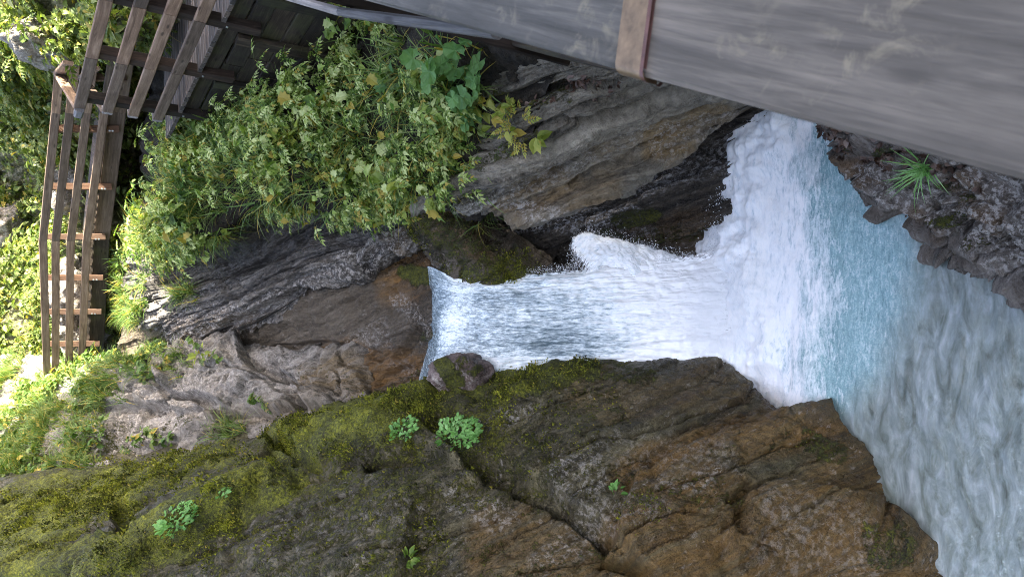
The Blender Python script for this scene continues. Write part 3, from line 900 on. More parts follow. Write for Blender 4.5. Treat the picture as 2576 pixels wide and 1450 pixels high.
# mossy boulder that narrows the chute
tops = [(1000, 490), (1022, 520), (1046, 578), (1082, 640), (1122, 695), (1155, 745)]
bots = [(1060, 470), (1135, 508), (1245, 558), (1345, 610), (1450, 662), (1420, 720)]
cbr = []
for k, (fr, d) in enumerate([(-0.03, 9.9), (0.0, 9.15), (0.06, 8.75), (0.28, 8.42), (0.52, 8.40), (0.72, 8.62), (0.88, 9.05), (1.0, 9.6)]):
    cbr.append([(t[0] + fr * (b_[0] - t[0]) + (10 if k == 0 else 0), t[1] + fr * (b_[1] - t[1]), d + (0.2, 0.1, 0.0, -0.03, -0.05, 0.05)[j]) for j, (t, b_) in enumerate(zip(tops, bots))])
rock("mossy_boulder", ctl(cbr), 170, 150, M_SLAB, "large dark mossy boulder wedged beside the waterfall with water spilling along its top edge",
     bed_amp=0.05, bed_freq=3.0, rough_amp=0.14, block=0.06, block_size=0.4, seed=83, fine=0.02, kind="thing", cat="boulder",
     moss=[(1060, 560, 1300, 690, 50, 0.62), (1200, 690, 1300, 690, 30, 0.7), (1050, 540, 1150, 690, 22, 0.5), (1150, 540, 1300, 640, 40, 0.4)],
     ochre=[(1060, 530, 1200, 620, 60, 0.5)], wet=[(1040, 560, 1160, 740, 14, 1.0), (1250, 560, 1450, 690, 60, 0.9)], pale=[(1040, 560, 1130, 690, 10, 0.7)])

# small boulder on the other side of the lip
sb_c = P(1155, 935, 8.25)
nu_, nv_ = 60, 90
th = np.linspace(0.0, math.pi, nu_)[:, None]
ph = np.linspace(0, 2 * math.pi, nv_)[None, :]
sph = np.stack([np.sin(th) * np.cos(ph), np.sin(th) * np.sin(ph), np.cos(th) * np.ones_like(ph)], -1)
pts = sph.reshape(-1, 3)
hh = 0.95 + 0.36 * fbm(pts * 1.5, 4, 9) + 0.22 * (ridged(pts * 2.5, 4, 10) - 0.6)
pts = pts * hh[:, None]
axd = np.stack([0.36 * U_AX, 0.24 * R_AX, 0.30 * F_AX])
q = pts @ axd + sb_c
me = mk_mesh("lip_boulder", q, grid_faces(nu_, nv_), True)
attr(me, "moss", strokes(q, [(1110, 915, 1150, 960, 26, 0.9), (1160, 910, 1190, 930, 22, 0.55), (1195, 930, 1205, 925, 14, 0.8)], 0.03))
attr(me, "ochre", strokes(q, [(1165, 935, 1200, 960, 30, 0.2)], 0.05))
attr(me, "wet", strokes(q, [(1200, 900, 1225, 960, 18, 1.0)], 0.05))
attr(me, "pale", strokes(q, [(1080, 960, 1110, 985, 24, 1.0), (1150, 940, 1200, 970, 18, 0.8)], 0.05))
attr(me, "bedc", q @ BED_N)
o = link("lip_boulder", me, rock_material("pink_grey_boulder", (0.03, 0.023, 0.02), (0.145, 0.108, 0.098), (0.33, 0.28, 0.265), (0.2, 0.12, 0.07), speck=0.4))
tag(o, "small pinkish boulder with moss cushions beside the lip of the waterfall", "boulder")

# near rock at the lower right
lr = ctl([
    [(2040, 330, 8.1), (2075, 425, 7.9), (2170, 550, 7.4), (2300, 650, 7.0), (2430, 715, 6.7), (2580, 775, 6.35), (2700, 825, 6.1)],
    [(2050, 315, 7.35), (2085, 405, 7.1), (2180, 528, 6.8), (2310, 628, 6.4), (2440, 694, 6.1), (2580, 752, 5.8), (2700, 805, 5.5)],
    [(2058, 300, 6.95), (2100, 385, 6.7), (2200, 500, 6.4), (2330, 595, 6.05), (2460, 660, 5.75), (2600, 720, 5.45), (2720, 770, 5.2)],
    [(2080, 270, 6.7), (2135, 350, 6.45), (2240, 450, 6.1), (2370, 540, 5.75), (2500, 600, 5.4), (2630, 655, 5.1), (2750, 705, 4.85)],
    [(2115, 225, 6.5), (2190, 290, 6.2), (2300, 380, 5.8), (2430, 460, 5.4), (2560, 520, 5.05), (2690, 570, 4.7), (2810, 620, 4.5)],
    [(2160, 160, 6.3), (2250, 210, 5.9), (2360, 280, 5.5), (2490, 350, 5.1), (2630, 410, 4.7), (2760, 460, 4.4), (2870, 510, 4.2)],
    [(2200, 60, 6.0), (2300, 90, 5.6), (2420, 150, 5.2), (2560, 220, 4.8), (2700, 280, 4.4), (2820, 330, 4.1), (2920, 390, 3.9)],
])
rock("bank_rock", lr, 190, 300, M_NEAR, "crumbly lichen-crusted rock at the pool edge below the near handrail",
     bed_amp=0.11, bed_freq=4.0, rough_amp=0.16, block=0.16, block_size=0.4, bed_k=-0.7, seed=91, fine=0.03,
     moss=[(2180, 400, 2260, 380, 22, 0.7), (2270, 580, 2380, 600, 24, 0.6), (2350, 470, 2420, 520, 22, 0.5), (2080, 360, 2120, 410, 10, 0.5), (2430, 640, 2470, 660, 18, 0.5)],
     ochre=[(2100, 400, 2180, 480, 22, 0.6), (2400, 480, 2500, 540, 40, 0.5), (2260, 580, 2370, 610, 26, 0.6)],
     pale=[(2180, 460, 2280, 490, 50, 1.0), (2340, 540, 2540, 620, 60, 1.0), (2420, 460, 2560, 520, 60, 0.9), (2480, 660, 2575, 700, 35, 0.9), (2240, 430, 2320, 480, 40, 0.6)],
     wet=[(2085, 420, 2180, 540, 12, 1.0), (2180, 540, 2440, 705, 14, 1.0)],
     dents=[([(2230, 560, 2380, 620, 26, 1)], -0.16), ([(2390, 640, 2400, 560, 10, 1), (2270, 490, 2440, 590, 10, 1)], -0.14)])

# hillside behind the far railing, rising out of the picture
hb = ctl([
    [(520, -500, 9.0), (520, 0, 9.3), (500, 150, 12.5), (480, 300, 17.5), (470, 450, 19.5), (460, 700, 20.0), (430, 950, 20.0), (400, 1150, 16.5), (350, 1400, 15.5)],
    [(400, -500, 9.0), (400, 0, 9.0), (380, 150, 12.3), (360, 300, 17.0), (350, 450, 19.0), (340, 700, 19.6), (320, 950, 19.0), (300, 1150, 16.2), (250, 1400, 15.0)],
    [(280, -500, 9.3), (280, 0, 9.3), (270, 150, 11.3), (265, 300, 13.2), (262, 450, 14.6), (262, 700, 15.4), (255, 950, 15.8), (250, 1150, 15.5), (220, 1400, 14.5)],
    [(150, -500, 10.0), (150, 0, 10.0), (150, 150, 12.2), (150, 300, 14.2), (150, 450, 15.4), (150, 700, 16.3), (150, 950, 16.5), (150, 1150, 15.8), (130, 1400, 14.2)],
    [(0, -500, 10.5), (0, 0, 11.0), (0, 150, 13.0), (0, 300, 15.3), (0, 450, 16.6), (0, 700, 17.4), (0, 950, 17.2), (0, 1150, 16.0), (0, 1400, 14.0)],
    [(-200, -500, 11.5), (-200, 0, 12.0), (-200, 150, 14.0), (-200, 300, 16.5), (-200, 450, 17.8), (-200, 700, 18.6), (-200, 950, 18.0), (-200, 1150, 16.5), (-200, 1400, 14.0)],
    [(-700, -500, 13.0), (-700, 0, 14.0), (-700, 150, 16.0), (-700, 300, 18.5), (-700, 450, 19.8), (-700, 700, 20.5), (-700, 950, 19.8), (-700, 1150, 18.0), (-700, 1400, 15.0)],
])
rock("hillside", hb, 220, 420, M_HILL, "sunlit overgrown hillside rising behind the far railing",
     bed_amp=0.25, bed_freq=1.3, rough_amp=0.55, block=0.25, block_size=1.2, seed=101, fine=0.08)

# unseen wall added beside and behind the viewer to keep the gorge shaded
gw = np.array([
    [(5.0, -16, -9), (4.6, -8, -9), (4.4, -2, -9), (4.4, 3, -8), (5.4, 6.5, -5), (6.2, 9.0, -2.0)],
    [(5.2, -16, 0), (4.8, -8, 0), (4.6, -2, 0), (4.7, 3, 0), (5.4, 6.5, 0.5), (6.3, 9.3, 1.5)],
    [(5.8, -16, 7), (5.4, -8, 7), (5.2, -2, 7), (5.3, 3, 7), (5.9, 6.5, 8), (7.0, 11.6, 8.5)],
    [(7.0, -16, 13), (6.6, -8, 13), (6.4, -2, 13), (6.6, 3, 13), (7.2, 6.5, 14), (8.0, 11.6, 14)],
    [(11, -16, 18), (10.5, -8, 18), (11.0, -2, 18), (10.5, 3, 17), (11, 6.5, 15.5), (11.700000000000001, 11.0, 13.5)],
], float)
g_ = surf(gw, 60, 80)
n_ = grid_normals(g_)
q = g_.reshape(-1, 3) + n_.reshape(-1, 3) * (0.5 * fbm(g_.reshape(-1, 3) * 0.6, 4, 5))[:, None]
me = mk_mesh("shade_wall_behind", q, grid_faces(60, 80), True)
attr(me, "bedc", q @ BED_N)
for a_ in ("moss", "ochre", "wet", "pale"):
    attr(me, a_, np.zeros(len(q)) + (0.3 if a_ == "moss" else 0.0))
o = link("shade_wall_behind", me, M_GREY)
tag(o, "unseen grey wall added beside and behind the viewer to block the sun", kind="structure")

gl2 = np.array([  # unseen left wall, added to narrow the skylight and deepen contrast
    [(-3.4, 7.0, 0.5), (-4.0, 5.0, -1.0), (-4.0, 2.5, -5.0), (-4.2, 0, -8), (-4.4, -4, -8), (-4.4, -12, -8)],
    [(-4.2, 7.5, 2.0), (-4.6, 5.2, 1.5), (-4.8, 2.5, 0.0), (-4.8, 0, 0), (-4.8, -4, 0), (-4.8, -12, 0)],
    [(-5.4, 8.0, 4.5), (-5.6, 5.6, 5.0), (-5.8, 2.5, 5.0), (-5.8, 0, 5), (-5.8, -4, 5), (-5.8, -12, 5)],
    [(-7.5, 8.5, 7.0), (-7.5, 6.0, 8.5), (-7.6, 2.5, 9.0), (-7.6, 0, 9), (-7.6, -4, 9), (-7.6, -12, 9)],
], float)
g_ = surf(gl2, 50, 70)
n_ = grid_normals(g_)
q = g_.reshape(-1, 3) + n_.reshape(-1, 3) * (0.5 * fbm(g_.reshape(-1, 3) * 0.6, 4, 15))[:, None]
me = mk_mesh("shade_wall_left", q, grid_faces(50, 70), True)
attr(me, "bedc", q @ BED_N)
for a_ in ("moss", "ochre", "wet", "pale"):
    attr(me, a_, np.zeros(len(q)) + (0.5 if a_ == "moss" else 0.0))
tag(link("shade_wall_left", me, M_CLIFF), "unseen mossy wall added above the leaning slab to cut skylight", kind="structure")

# ------------------------------------------------------------------ water
gx, gy = 520, 420
X = np.linspace(-3.6, 3.4, gx)
Y = np.linspace(1.2, 8.2, gy)
gxx, gyy = np.meshgrid(X, Y, indexing='ij')
pw = np.stack([gxx, gyy, np.full_like(gxx, POOL_Z)], -1).reshape(-1, 3)
foam = strokes(pw, [(1800, 640, 1930, 900, 130, 1.0), (1860, 500, 1990, 260, 110, 1.0), (1990, 250, 2000, 700, 75, 1.0), (1960, 700, 2010, 960, 80, 1.0), (2000, 920, 2080, 1010, 55, 0.85),
                    (2090, 560, 2060, 860, 60, 0.75), (2120, 640, 2110, 780, 35, 0.62), (2080, 980, 2110, 1060, 50, 0.55), (2000, 150, 2000, 300, 140, 1.0), (2350, 750, 2450, 1300, 330, 0.08)], 0.12, 3)
_pw = pw + 0.16 * np.stack([fbm(pw * 1.5, 4, 8), fbm(pw * 1.5, 4, 48), np.zeros(len(pw))], 1)
xw, yw = proj(_pw)
xb = np.interp(yw, [300, 450, 640, 760, 900, 1000, 1100, 1300], [2250, 2280, 2320, 2300, 2240, 2170, 2100, 2040])
milk = 1 - sstep(xb - 130, xb + 110, xw)
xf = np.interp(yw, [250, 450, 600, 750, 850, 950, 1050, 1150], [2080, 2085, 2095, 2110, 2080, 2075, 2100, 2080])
foam = np.maximum(1 - sstep(xf - 170, xf + 100, xw), 0.08 * (xw > 2150))  # slight foam in the shallows, its white flecks also standing in for ripple glints
hz = 0.035 * fbm(pw * np.array([2.5, 5, 1]), 4, 3) + 0.028 * ridged(pw * np.array([5, 11, 1]), 4, 4)
hz += foam * (0.09 * fbm(pw * np.array([1.2, 3.6, 1]), 4, 13) + 0.02 * ridged(pw * np.array([2.5, 8, 1]), 3, 14))
hz += 0.22 * strokes(pw, [(1840, 640, 1880, 860, 90, 1.0), (1880, 480, 1930, 330, 70, 0.8)], 0.1, 6) * (0.6 + 0.8 * fbm(pw * 3.5, 4, 15))
pw[:, 2] += hz
me = mk_mesh("pool", pw, grid_faces(gx, gy), True)
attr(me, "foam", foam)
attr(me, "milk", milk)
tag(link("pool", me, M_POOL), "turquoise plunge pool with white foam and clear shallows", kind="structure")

# stony bed below the shallows
gb = np.stack(np.meshgrid(np.linspace(-4, 3.6, 260), np.linspace(0.6, 8.4, 260), indexing='ij') + [np.zeros((260, 260))], -1)
pb_ = gb.reshape(-1, 3).copy()
f1, f2, cid = worley(pb_ * np.array([2.3, 2.3, 1]), 5)
f1b, f2b, cidb = worley(pb_ * np.array([6.0, 6.0, 1]), 8)
pb_[:, 2] = POOL_Z - 0.45 + 0.22 * np.sqrt(np.clip(0.9 - f1, 0, 1)) * (0.3 + cid) + 0.06 * np.sqrt(np.clip(0.8 - f1b, 0, 1)) + 0.1 * fbm(pb_ * 0.8, 3, 6)
me = mk_mesh("pool_bed", pb_, grid_faces(260, 260), True)
attr(me, "moss", 0.25 * cid)
attr(me, "ochre", 0.9 * (cid > 0.6))
attr(me, "wet", np.zeros(len(pb_)))
attr(me, "pale", 0.8 * (cidb > 0.6))
attr(me, "bedc", pb_[:, 0] + pb_[:, 2])
tag(link("pool_bed", me, rock_material("river_stones", (0.07, 0.072, 0.055), (0.31, 0.315, 0.265), (0.60, 0.60, 0.54), (0.40, 0.28, 0.11), speck=0.2)),
    "stony bed of grey and brown cobbles under the clear shallows", kind="structure")

# falling sheet
fr_rows = [
    (1050, [630, 690, 745, 800, 850, 900, 950, 1000], [9.5, 9.4, 9.35, 9.3, 9.3, 9.3, 9.3, 9.3]),
    (1112, [672, 702, 750, 800, 850, 900, 950, 1000], [8.92, 8.85, 8.80, 8.76, 8.74, 8.72, 8.72, 8.72]),
    (1146, [700, 722, 755, 800, 850, 900, 950, 1000], [8.62, 8.58, 8.55, 8.52, 8.50, 8.50, 8.50, 8.50]),
    (1200, [698, 725, 760, 805, 850, 900, 950, 1000], [8.50, 8.42, 8.38, 8.35, 8.33, 8.35, 8.40, 8.45]),
    (1300, [688, 720, 760, 805, 850, 900, 950, 1000], [8.42, 8.30, 8.24, 8.20, 8.20, 8.24, 8.30, 8.35]),
    (1450, [668, 708, 755, 805, 850, 900, 950, 1000], [8.36, 8.22, 8.14, 8.10, 8.10, 8.15, 8.22, 8.30]),
    (1600, [650, 695, 750, 805, 850, 900, 950, 1000], [8.34, 8.20, 8.10, 8.05, 8.05, 8.10, 8.18, 8.28]),
    (1740, [630, 685, 745, 805, 850, 905, 955, 1000], [8.36, 8.20, 8.10, 8.05, 8.05, 8.10, 8.18, 8.28]),
    (1860, [600, 670, 740, 805, 860, 920, 965, 1000], [8.35, 8.22, 8.12, 8.08, 8.08, 8.10, 8.16, 8.25]),
    (1960, [580, 660, 735, 805, 865, 930, 975, 1000], [8.5, 8.4, 8.35, 8.3, 8.3, 8.3, 8.35, 8.4]),
]
fc = np.array([[P(x, y, d) for y, d in zip(ys, ds)] for x, ys, ds in fr_rows])
lipx = [1152, 1148, 1140, 1130, 1122, 1110, 1094, 1078]
upx = [1088, 1092, 1096, 1092, 1092, 1084, 1070, 1056]
for j in range(8):
    fc[2][j] = P(lipx[j] + random.uniform(-5, 5), fr_rows[2][1][j], fr_rows[2][2][j])
    fc[1][j] = P(upx[j], fr_rows[1][1][j], fr_rows[1][2][j] + 0.03)
fc[0] = fc[1] + np.array([0.02, 0.30, -0.10])
nu_, nv_ = 420, 260
g = surf(fc, nu_, nv_)
nr = grid_normals(g)
p = g.reshape(-1, 3)
su, sv = np.meshgrid(np.linspace(0, 1, nu_), np.linspace(0, 1, nv_), indexing='ij')
su, sv = su.ravel(), sv.ravel()
fall_w = sstep(0.22, 0.45, su)
st = np.stack([su * 9, sv * 16, np.zeros_like(su)], 1)
h = (0.010 + 0.04 * fall_w) * fbm(st, 5, 3) + (0.006 + 0.010 * fall_w) * ridged(st * np.array([1.5, 3, 1]), 3, 6)
h += 0.03 * fall_w * fbm(p * 9, 3, 4)
q = p + nr.reshape(-1, 3) * h[:, None]
me = mk_mesh("waterfall", q, grid_faces(nu_, nv_), True)
attr(me, "along", su * 3.6)
attr(me, "across", sv * 1.3)
fo = 0.30 + 0.55 * sstep(0.50, 0.80, su) + 0.15 * (np.abs(sv - 0.45) > 0.25) - 0.38 * (1 - sstep(0.10, 0.24, su))
fo += 0.30 * fbm(np.stack([su * 9, sv * 5, np.zeros_like(su)], 1), 3, 61) * (1 - sstep(0.6, 0.85, su))
attr(me, "foam", np.clip(fo, 0, 1))
ed = np.clip(np.minimum(sv / 0.10, 1.0), 0, 1)
ed = np.where(su < 0.25, np.maximum(ed, 0.9), ed) * np.clip((0.985 - su) / 0.20, 0, 1)
attr(me, "edge", ed)
wf = link("waterfall", me, M_FALL)
tag(wf, "broad white waterfall pouring over the rock lip into the pool", kind="structure")

# sideways splash from the foot of the boulder
sp = np.array([[P(x, y, d) for x, y, d in r] for r in [
    [(1430, 640, 8.75), (1450, 590, 8.75), (1500, 590, 8.7), (1580, 610, 8.6), (1680, 640, 8.5), (1790, 660, 8.4)],
    [(1440, 665, 8.45), (1480, 610, 8.5), (1540, 612, 8.45), (1620, 640, 8.4), (1700, 665, 8.35), (1800, 690, 8.3)],
    [(1450, 700, 8.3), (1520, 650, 8.3), (1580, 660, 8.28), (1650, 690, 8.25), (1730, 710, 8.2), (1820, 730, 8.2)],
    [(1480, 740, 8.35), (1550, 710, 8.3), (1620, 720, 8.25), (1690, 740, 8.25), (1760, 750, 8.2), (1840, 760, 8.2)]]])
nu_, nv_ = 120, 220
g = surf(sp, nu_, nv_)
nr = grid_normals(g)
p = g.reshape(-1, 3)
su, sv = np.meshgrid(np.linspace(0, 1, nu_), np.linspace(0, 1, nv_), indexing='ij')
su, sv = su.ravel(), sv.ravel()
h = 0.07 * fbm(p * 4, 5, 31) + 0.05 * ridged(p * 7, 4, 33)
me = mk_mesh("splash", p + nr.reshape(-1, 3) * h[:, None], grid_faces(nu_, nv_), True)
attr(me, "along", sv * 1.5 + su)
attr(me, "across", su * 0.6)
attr(me, "foam", 0.55 + 0.3 * sv)
attr(me, "edge", np.clip(np.minimum(np.minimum(su / 0.25, sv / 0.15), (1 - sv) / 0.1), 0, 1) * 0.9)
tag(link("splash", me, M_FALL), "white spray thrown sideways from the foot of the waterfall", kind="stuff")

# flying drops
OCT = np.array([[1, 0, 0], [-1, 0, 0], [0, 1, 0], [0, -1, 0], [0, 0, 1], [0, 0, -1]], float)
OCF = np.array([[0, 2, 4], [2, 1, 4], [1, 3, 4], [3, 0, 4], [2, 0, 5], [1, 2, 5], [3, 1, 5], [0, 3, 5]])


def drops(name, segs, label):
    cs, rs = [], []
    for (x0, y0, d0, x1, y1, d1, spread, cnt, rad) in segs:
        cnt = int(cnt * 2.2)
        t = RNG.random(cnt)
        a = np.array([P(x0, y0, d0)]) * (1 - t[:, None]) + np.array([P(x1, y1, d1)]) * t[:, None]
        a += RNG.normal(size=(cnt, 3)) * spread * (0.4 + RNG.random((cnt, 1)))
        cs.append(a)
        rs.append(rad * 0.45 * (0.35 + RNG.random(cnt) ** 3 * 1.9))
    c, r = np.concatenate(cs), np.concatenate(rs)
    st_ = np.stack([r * 0.9, r * 0.9, r * 1.5], 1)
    v = (OCT[None] * st_[:, None, :] + c[:, None, :]).reshape(-1, 3)
    f = (OCF[None] + (np.arange(len(c)) * 6)[:, None, None]).reshape(-1, 3)
    tag(link(name, mk_mesh(name, v, f, True), M_DROP), label, kind="stuff")


drops("spray_drops", [
    (1180, 700, 8.5, 1460, 668, 8.35, 0.025, 700, 0.006), (1440, 660, 8.5, 1480, 590, 8.7, 0.05, 500, 0.007), (1480, 590, 8.65, 1780, 660, 8.4, 0.05, 1300, 0.008),
    (1790, 640, 8.3, 1810, 520, 8.3, 0.06, 600, 0.009), (1810, 520, 8.3, 1890, 390, 8.1, 0.06, 600, 0.009), (1860, 660, 8.1, 1880, 900, 8.0, 0.12, 900, 0.008),
    (1900, 940, 7.9, 1980, 1010, 7.6, 0.04, 400, 0.007), (1140, 720, 8.5, 1135, 900, 8.45, 0.02, 200, 0.005), (1180, 980, 8.2, 1500, 930, 8.0, 0.02, 300, 0.005)],
    "fine white drops flying off the edges of the waterfall")

# ------------------------------------------------------------------ woodwork
def vec(a):
    return Vector((float(a[0]), float(a[1]), float(a[2])))


BEAMS = {}


def beam(name, p0, p1, w, h, mat, parent, up=(0, 0, 1), bev=0.006, bow=0.0, label=None):
    """sawn board from p0 to p1: w across, h along up; length runs along the mesh's x axis"""
    p0, p1 = vec(p0), vec(p1)
    ax = (p1 - p0)
    L = ax.length
    ax.normalize()
    upv = Vector(up)
    zc = (upv - ax * upv.dot(ax)).normalized()
    yc = zc.cross(ax)
    prof = [(-w / 2 + bev, -h / 2), (w / 2 - bev, -h / 2), (w / 2, -h / 2 + bev), (w / 2, h / 2 - bev),
            (w / 2 - bev, h / 2), (-w / 2 + bev, h / 2), (-w / 2, h / 2 - bev), (-w / 2, -h / 2 + bev)]
    ns = 3
    vs_, fs = [], []
    for i in range(ns + 1):
        t = i / ns
        b_ = bow * 4 * t * (1 - t)
        for (a, c) in prof:
            vs_.append((L * t, a + b_ + random.uniform(-1, 1) * 0.0012, c + random.uniform(-1, 1) * 0.0012))
    for i in range(ns):
        for k in range(8):
            k2 = (k + 1) % 8
            fs.append((i * 8 + k, i * 8 + k2, (i + 1) * 8 + k2, (i + 1) * 8 + k))
    fs.append(tuple(range(7, -1, -1)))
    fs.append(tuple(ns * 8 + k for k in range(8)))
    me = bpy.data.meshes.new(name)
    me.from_pydata(vs_, [], fs)
    o = link(name, me, mat)
    mw = Matrix(((ax.x, yc.x, zc.x, p0.x), (ax.y, yc.y, zc.y, p0.y), (ax.z, yc.z, zc.z, p0.z), (0, 0, 0, 1)))
    if parent is not None:
        o.parent = parent
        mw = Matrix.Translation(-parent.location) @ mw
    o.matrix_basis = mw
    if label:
        o["label"] = label
    return o


def PY(x, y, Yv):
    v = ray(x, y)
    return v * (Yv / v[1])


UPV = np.array([0, 0, 1.0])

# near railing of the boardwalk, on the far side of the bend
RZ = [-0.915, -1.215, -1.50, -1.785]
A2 = PZ(266, 0, RZ[0])
B2 = PZ(201, 266, RZ[0])
dirn = (B2 - A2)
dirn[2] = 0
Lr = np.linalg.norm(dirn)
dirn /= Lr
inn = np.array([dirn[1], -dirn[0], 0.0])           # towards the boardwalk
if inn[0] < 0:
    inn = -inn
nr_ = tag(empty("timber_railing", (B2[0], B2[1], -2.4)), "brown four-board timber railing nearest the viewer at the top edge of the picture", "railing", "railings of the boardwalk")
j0 = -2.2
joints = [j0, -0.02, 1.08, Lr + 0.03]
for k, z in enumerate(RZ):
    for a, b_ in zip(joints[:-1], joints[1:]):
        off = random.uniform(-0.03, 0.03) if a != j0 else 0
        p0 = A2 + dirn * (a + 0.004)
        p1 = A2 + dirn * (b_ - 0.004)
        p0[2] = p1[2] = z
        beam("rail", p0, p1, 0.045, 0.125, M_WOOD, nr_, bev=0.008, bow=random.uniform(-0.006, 0.006))
for t in (-1.2, 0.02, 1.08, Lr - 0.10):
    c = A2 + dirn * t + inn * 0.085
    c[2] = -2.42
    e = c.copy()
    e[2] = -0.90
    po = beam("post", c, e, 0.12, 0.12, M_POST, nr_, up=tuple(dirn), bev=0.01)
    bo = beam("bolt", c + UPV * 0.35 - inn * 0.058, c + UPV * 0.35 - inn * 0.072, 0.022, 0.022, M_BOLT, nr_, bev=0.004)

# railing returning round the platform corner
C2 = PY(147, 188, 12.3)
D2 = PY(172, 158, 11.0)
cr_ = tag(empty("corner_railing", (C2[0], C2[1], -2.2)), "short dark railing boxed round the platform corner behind the near railing", "railing", "railings of the boardwalk")
for k, z in enumerate(RZ[:2]):
    b0 = B2.copy(); b0[2] = z
    c0 = C2.copy(); c0[2] = C2[2] - 0.30 * k
    d0 = D2.copy(); d0[2] = D2[2] - 0.30 * k
    beam("rail", b0 + dirn * 0.06, c0, 0.05, 0.12, M_WOOD, cr_, bev=0.008)
    beam("rail", c0 + np.array([0.01, 0, 0.003]), d0, 0.05, 0.12, M_WOOD, cr_, bev=0.008)
for c in (C2, D2):
    beam("post", np.array([c[0] + .07, c[1] - .05, -2.2]), np.array([c[0] + .07, c[1] - .05, c[2] - 0.02]), 0.12, 0.12, M_POST, cr_, bev=0.01)
beam("rail_end", B2 + dirn * 0.03 - inn * 0.02, B2 + dirn * 0.20 - inn * 0.02, 0.10, 0.10, M_WOODP, cr_, bev=0.02)
for k in range(1, 4):
    b0 = B2 + dirn * 0.05; b0[2] = RZ[k]
    beam("rail_end", b0 - inn * 0.02, b0 + dirn * 0.05 + inn * 0.22, 0.045, 0.115, M_WOODP, cr_, bev=0.01)

# far railings
ST = [  # bearing y, distance, rail bearings, beam
    (150, 12.4, (151, 190, 236, 282), 318),
    (283, 13.4, (140, 176, 218, 262), 298),
    (605, 14.9, (108, 140, 178, 218), 258),
    (941, 16.6, (118, 140, 173, 204), 241),
]


def station(t):
    """interpolate between stations, t in 0..3"""
    i = min(int(t), 2)
    f = t - i
    a, b_ = ST[i], ST[i + 1]
    y = a[0] + f * (b_[0] - a[0])
    pr = []
    for k in range(5):
        pa = PY((a[2] + (a[3],))[k], a[0], a[1])
        pbb = PY((b_[2] + (b_[3],))[k], b_[0], b_[1])
        pr.append(pa + f * (pbb - pa))
    return pr


def far_rail(t0, t1, posts, label, joint=None):
    base = station(t0)[4]
    root = tag(empty("timber_railing", (base[0], base[1], base[2] - 0.2)), label, "railing", "railings of the boardwalk")
    s0, s1 = station(t0), station(t1)
    for k in range(4):
        if joint is None:
            beam("rail", s0[k], s1[k], 0.045, 0.125, M_WOOD, root, bev=0.007, bow=random.uniform(-0.01, 0.01))
        else:
            sj = station(joint)
            beam("rail", s0[k], sj[k], 0.045, 0.125, M_WOOD, root, bev=0.007)
            beam("rail", sj[k] + (s1[k] - sj[k]) * 0.002, s1[k], 0.045, 0.125, M_WOOD, root, bev=0.007)
    back = np.array([0.04, 0.09, 0])
    for t in posts:
        s = station(t)
        pb0 = s[4] + (s[4] - s[0]) * 0.05 + back
        beam("post", pb0, s[0] + back + UPV * 0.03, 0.11, 0.11, M_FPOST, root, up=(1, 0, 0), bev=0.008)
        for q_ in (0.25, 0.45):
            c = s[4] + (s[3] - s[4]) * q_ + np.array([0.0, 0.03, 0])
            beam("bolt", c, c + np.array([-0.004, -0.022, 0]), 0.025, 0.025, M_BOLT, root, bev=0.005)
    return root


far_rail(0.0, 2.0, (0.35, 1.13, 1.57, 1.985), "brown timber railing crossing in front of the dark hollow, with four long boards", joint=1.0)
far_rail(2.0, 3.0, (2.27, 2.52, 2.77, 2.985), "greyer timber railing beyond the bend, its far end in sunlight")
# third stretch turning away behind
e0 = [PY(x, 946, 16.9) for x in (120, 148, 178, 212)]
e1 = [PY(x, 1010, 20.5) for x in (150, 165, 190, 215)]
root = tag(empty("timber_railing", tuple(e0[3] - UPV * 0.4)), "last pale stretch of railing turning away into the grass", "railing", "railings of the boardwalk")
for a, b_ in zip(e0, e1):
    beam("rail", a, b_, 0.045, 0.125, M_WOOD, root, bev=0.007)

# far boardwalk: edge beam, joists, planks
fw = tag(empty("far_boardwalk", tuple(station(2.0)[4] - UPV * 0.3)), "dark edge and planking of the boardwalk under the far railing", "boardwalk", "boardwalk stretches")
bk = np.array([0.05, 0.16, 0])
for (t0, t1) in ((0.0, 1.0), (1.0, 2.0), (2.0, 3.0)):
    s0, s1 = station(t0)[4] + bk, station(t1)[4] + bk
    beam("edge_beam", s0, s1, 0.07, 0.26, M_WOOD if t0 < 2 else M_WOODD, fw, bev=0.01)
    n_pl = 16
    dv = np.array([0.25, 1.0, 0]) / 1.03
    for k in range(n_pl):
        c = s0 + (s1 - s0) * ((k + 0.5) / n_pl) + UPV * 0.155
        beam("plank", c - dv * 0.02, c + dv * 1.25, np.linalg.norm(s1 - s0) / n_pl - 0.012, 0.045, M_DECK, fw, bev=0.005)

# near boardwalk: planks seen between the rails, with the timber cribbing below
nw = tag(empty("near_boardwalk", (A2[0] + 0.7, A2[1] + 0.8, -2.2)), "grey boardwalk planks with pale edges seen between the near rails", "boardwalk", "boardwalk stretches")
for k in range(38):
    t = -1.6 + k * 0.118
    c = A2 + dirn * t + inn * 0.03
    c[2] = -2.02
    e = c + inn * 1.35
    beam("plank", c, e, 0.108, 0.045, M_DECK, nw, bev=0.004)
    beam("plank_edge", c + dirn * 0.0585 + UPV * 0.012, e + dirn * 0.0585 + UPV * 0.012, 0.008, 0.03, M_WOODP, nw, bev=0.001)
eb0 = A2 - dirn * 2.0 + inn * 0.16; eb0[2] = -2.15
eb1 = A2 + dirn * (Lr + 0.1) + inn * 0.16; eb1[2] = -2.15
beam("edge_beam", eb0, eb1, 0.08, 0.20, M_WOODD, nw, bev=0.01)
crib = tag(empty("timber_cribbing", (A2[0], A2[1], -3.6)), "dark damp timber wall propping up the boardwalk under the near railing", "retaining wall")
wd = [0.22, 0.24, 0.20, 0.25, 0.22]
z = -2.27
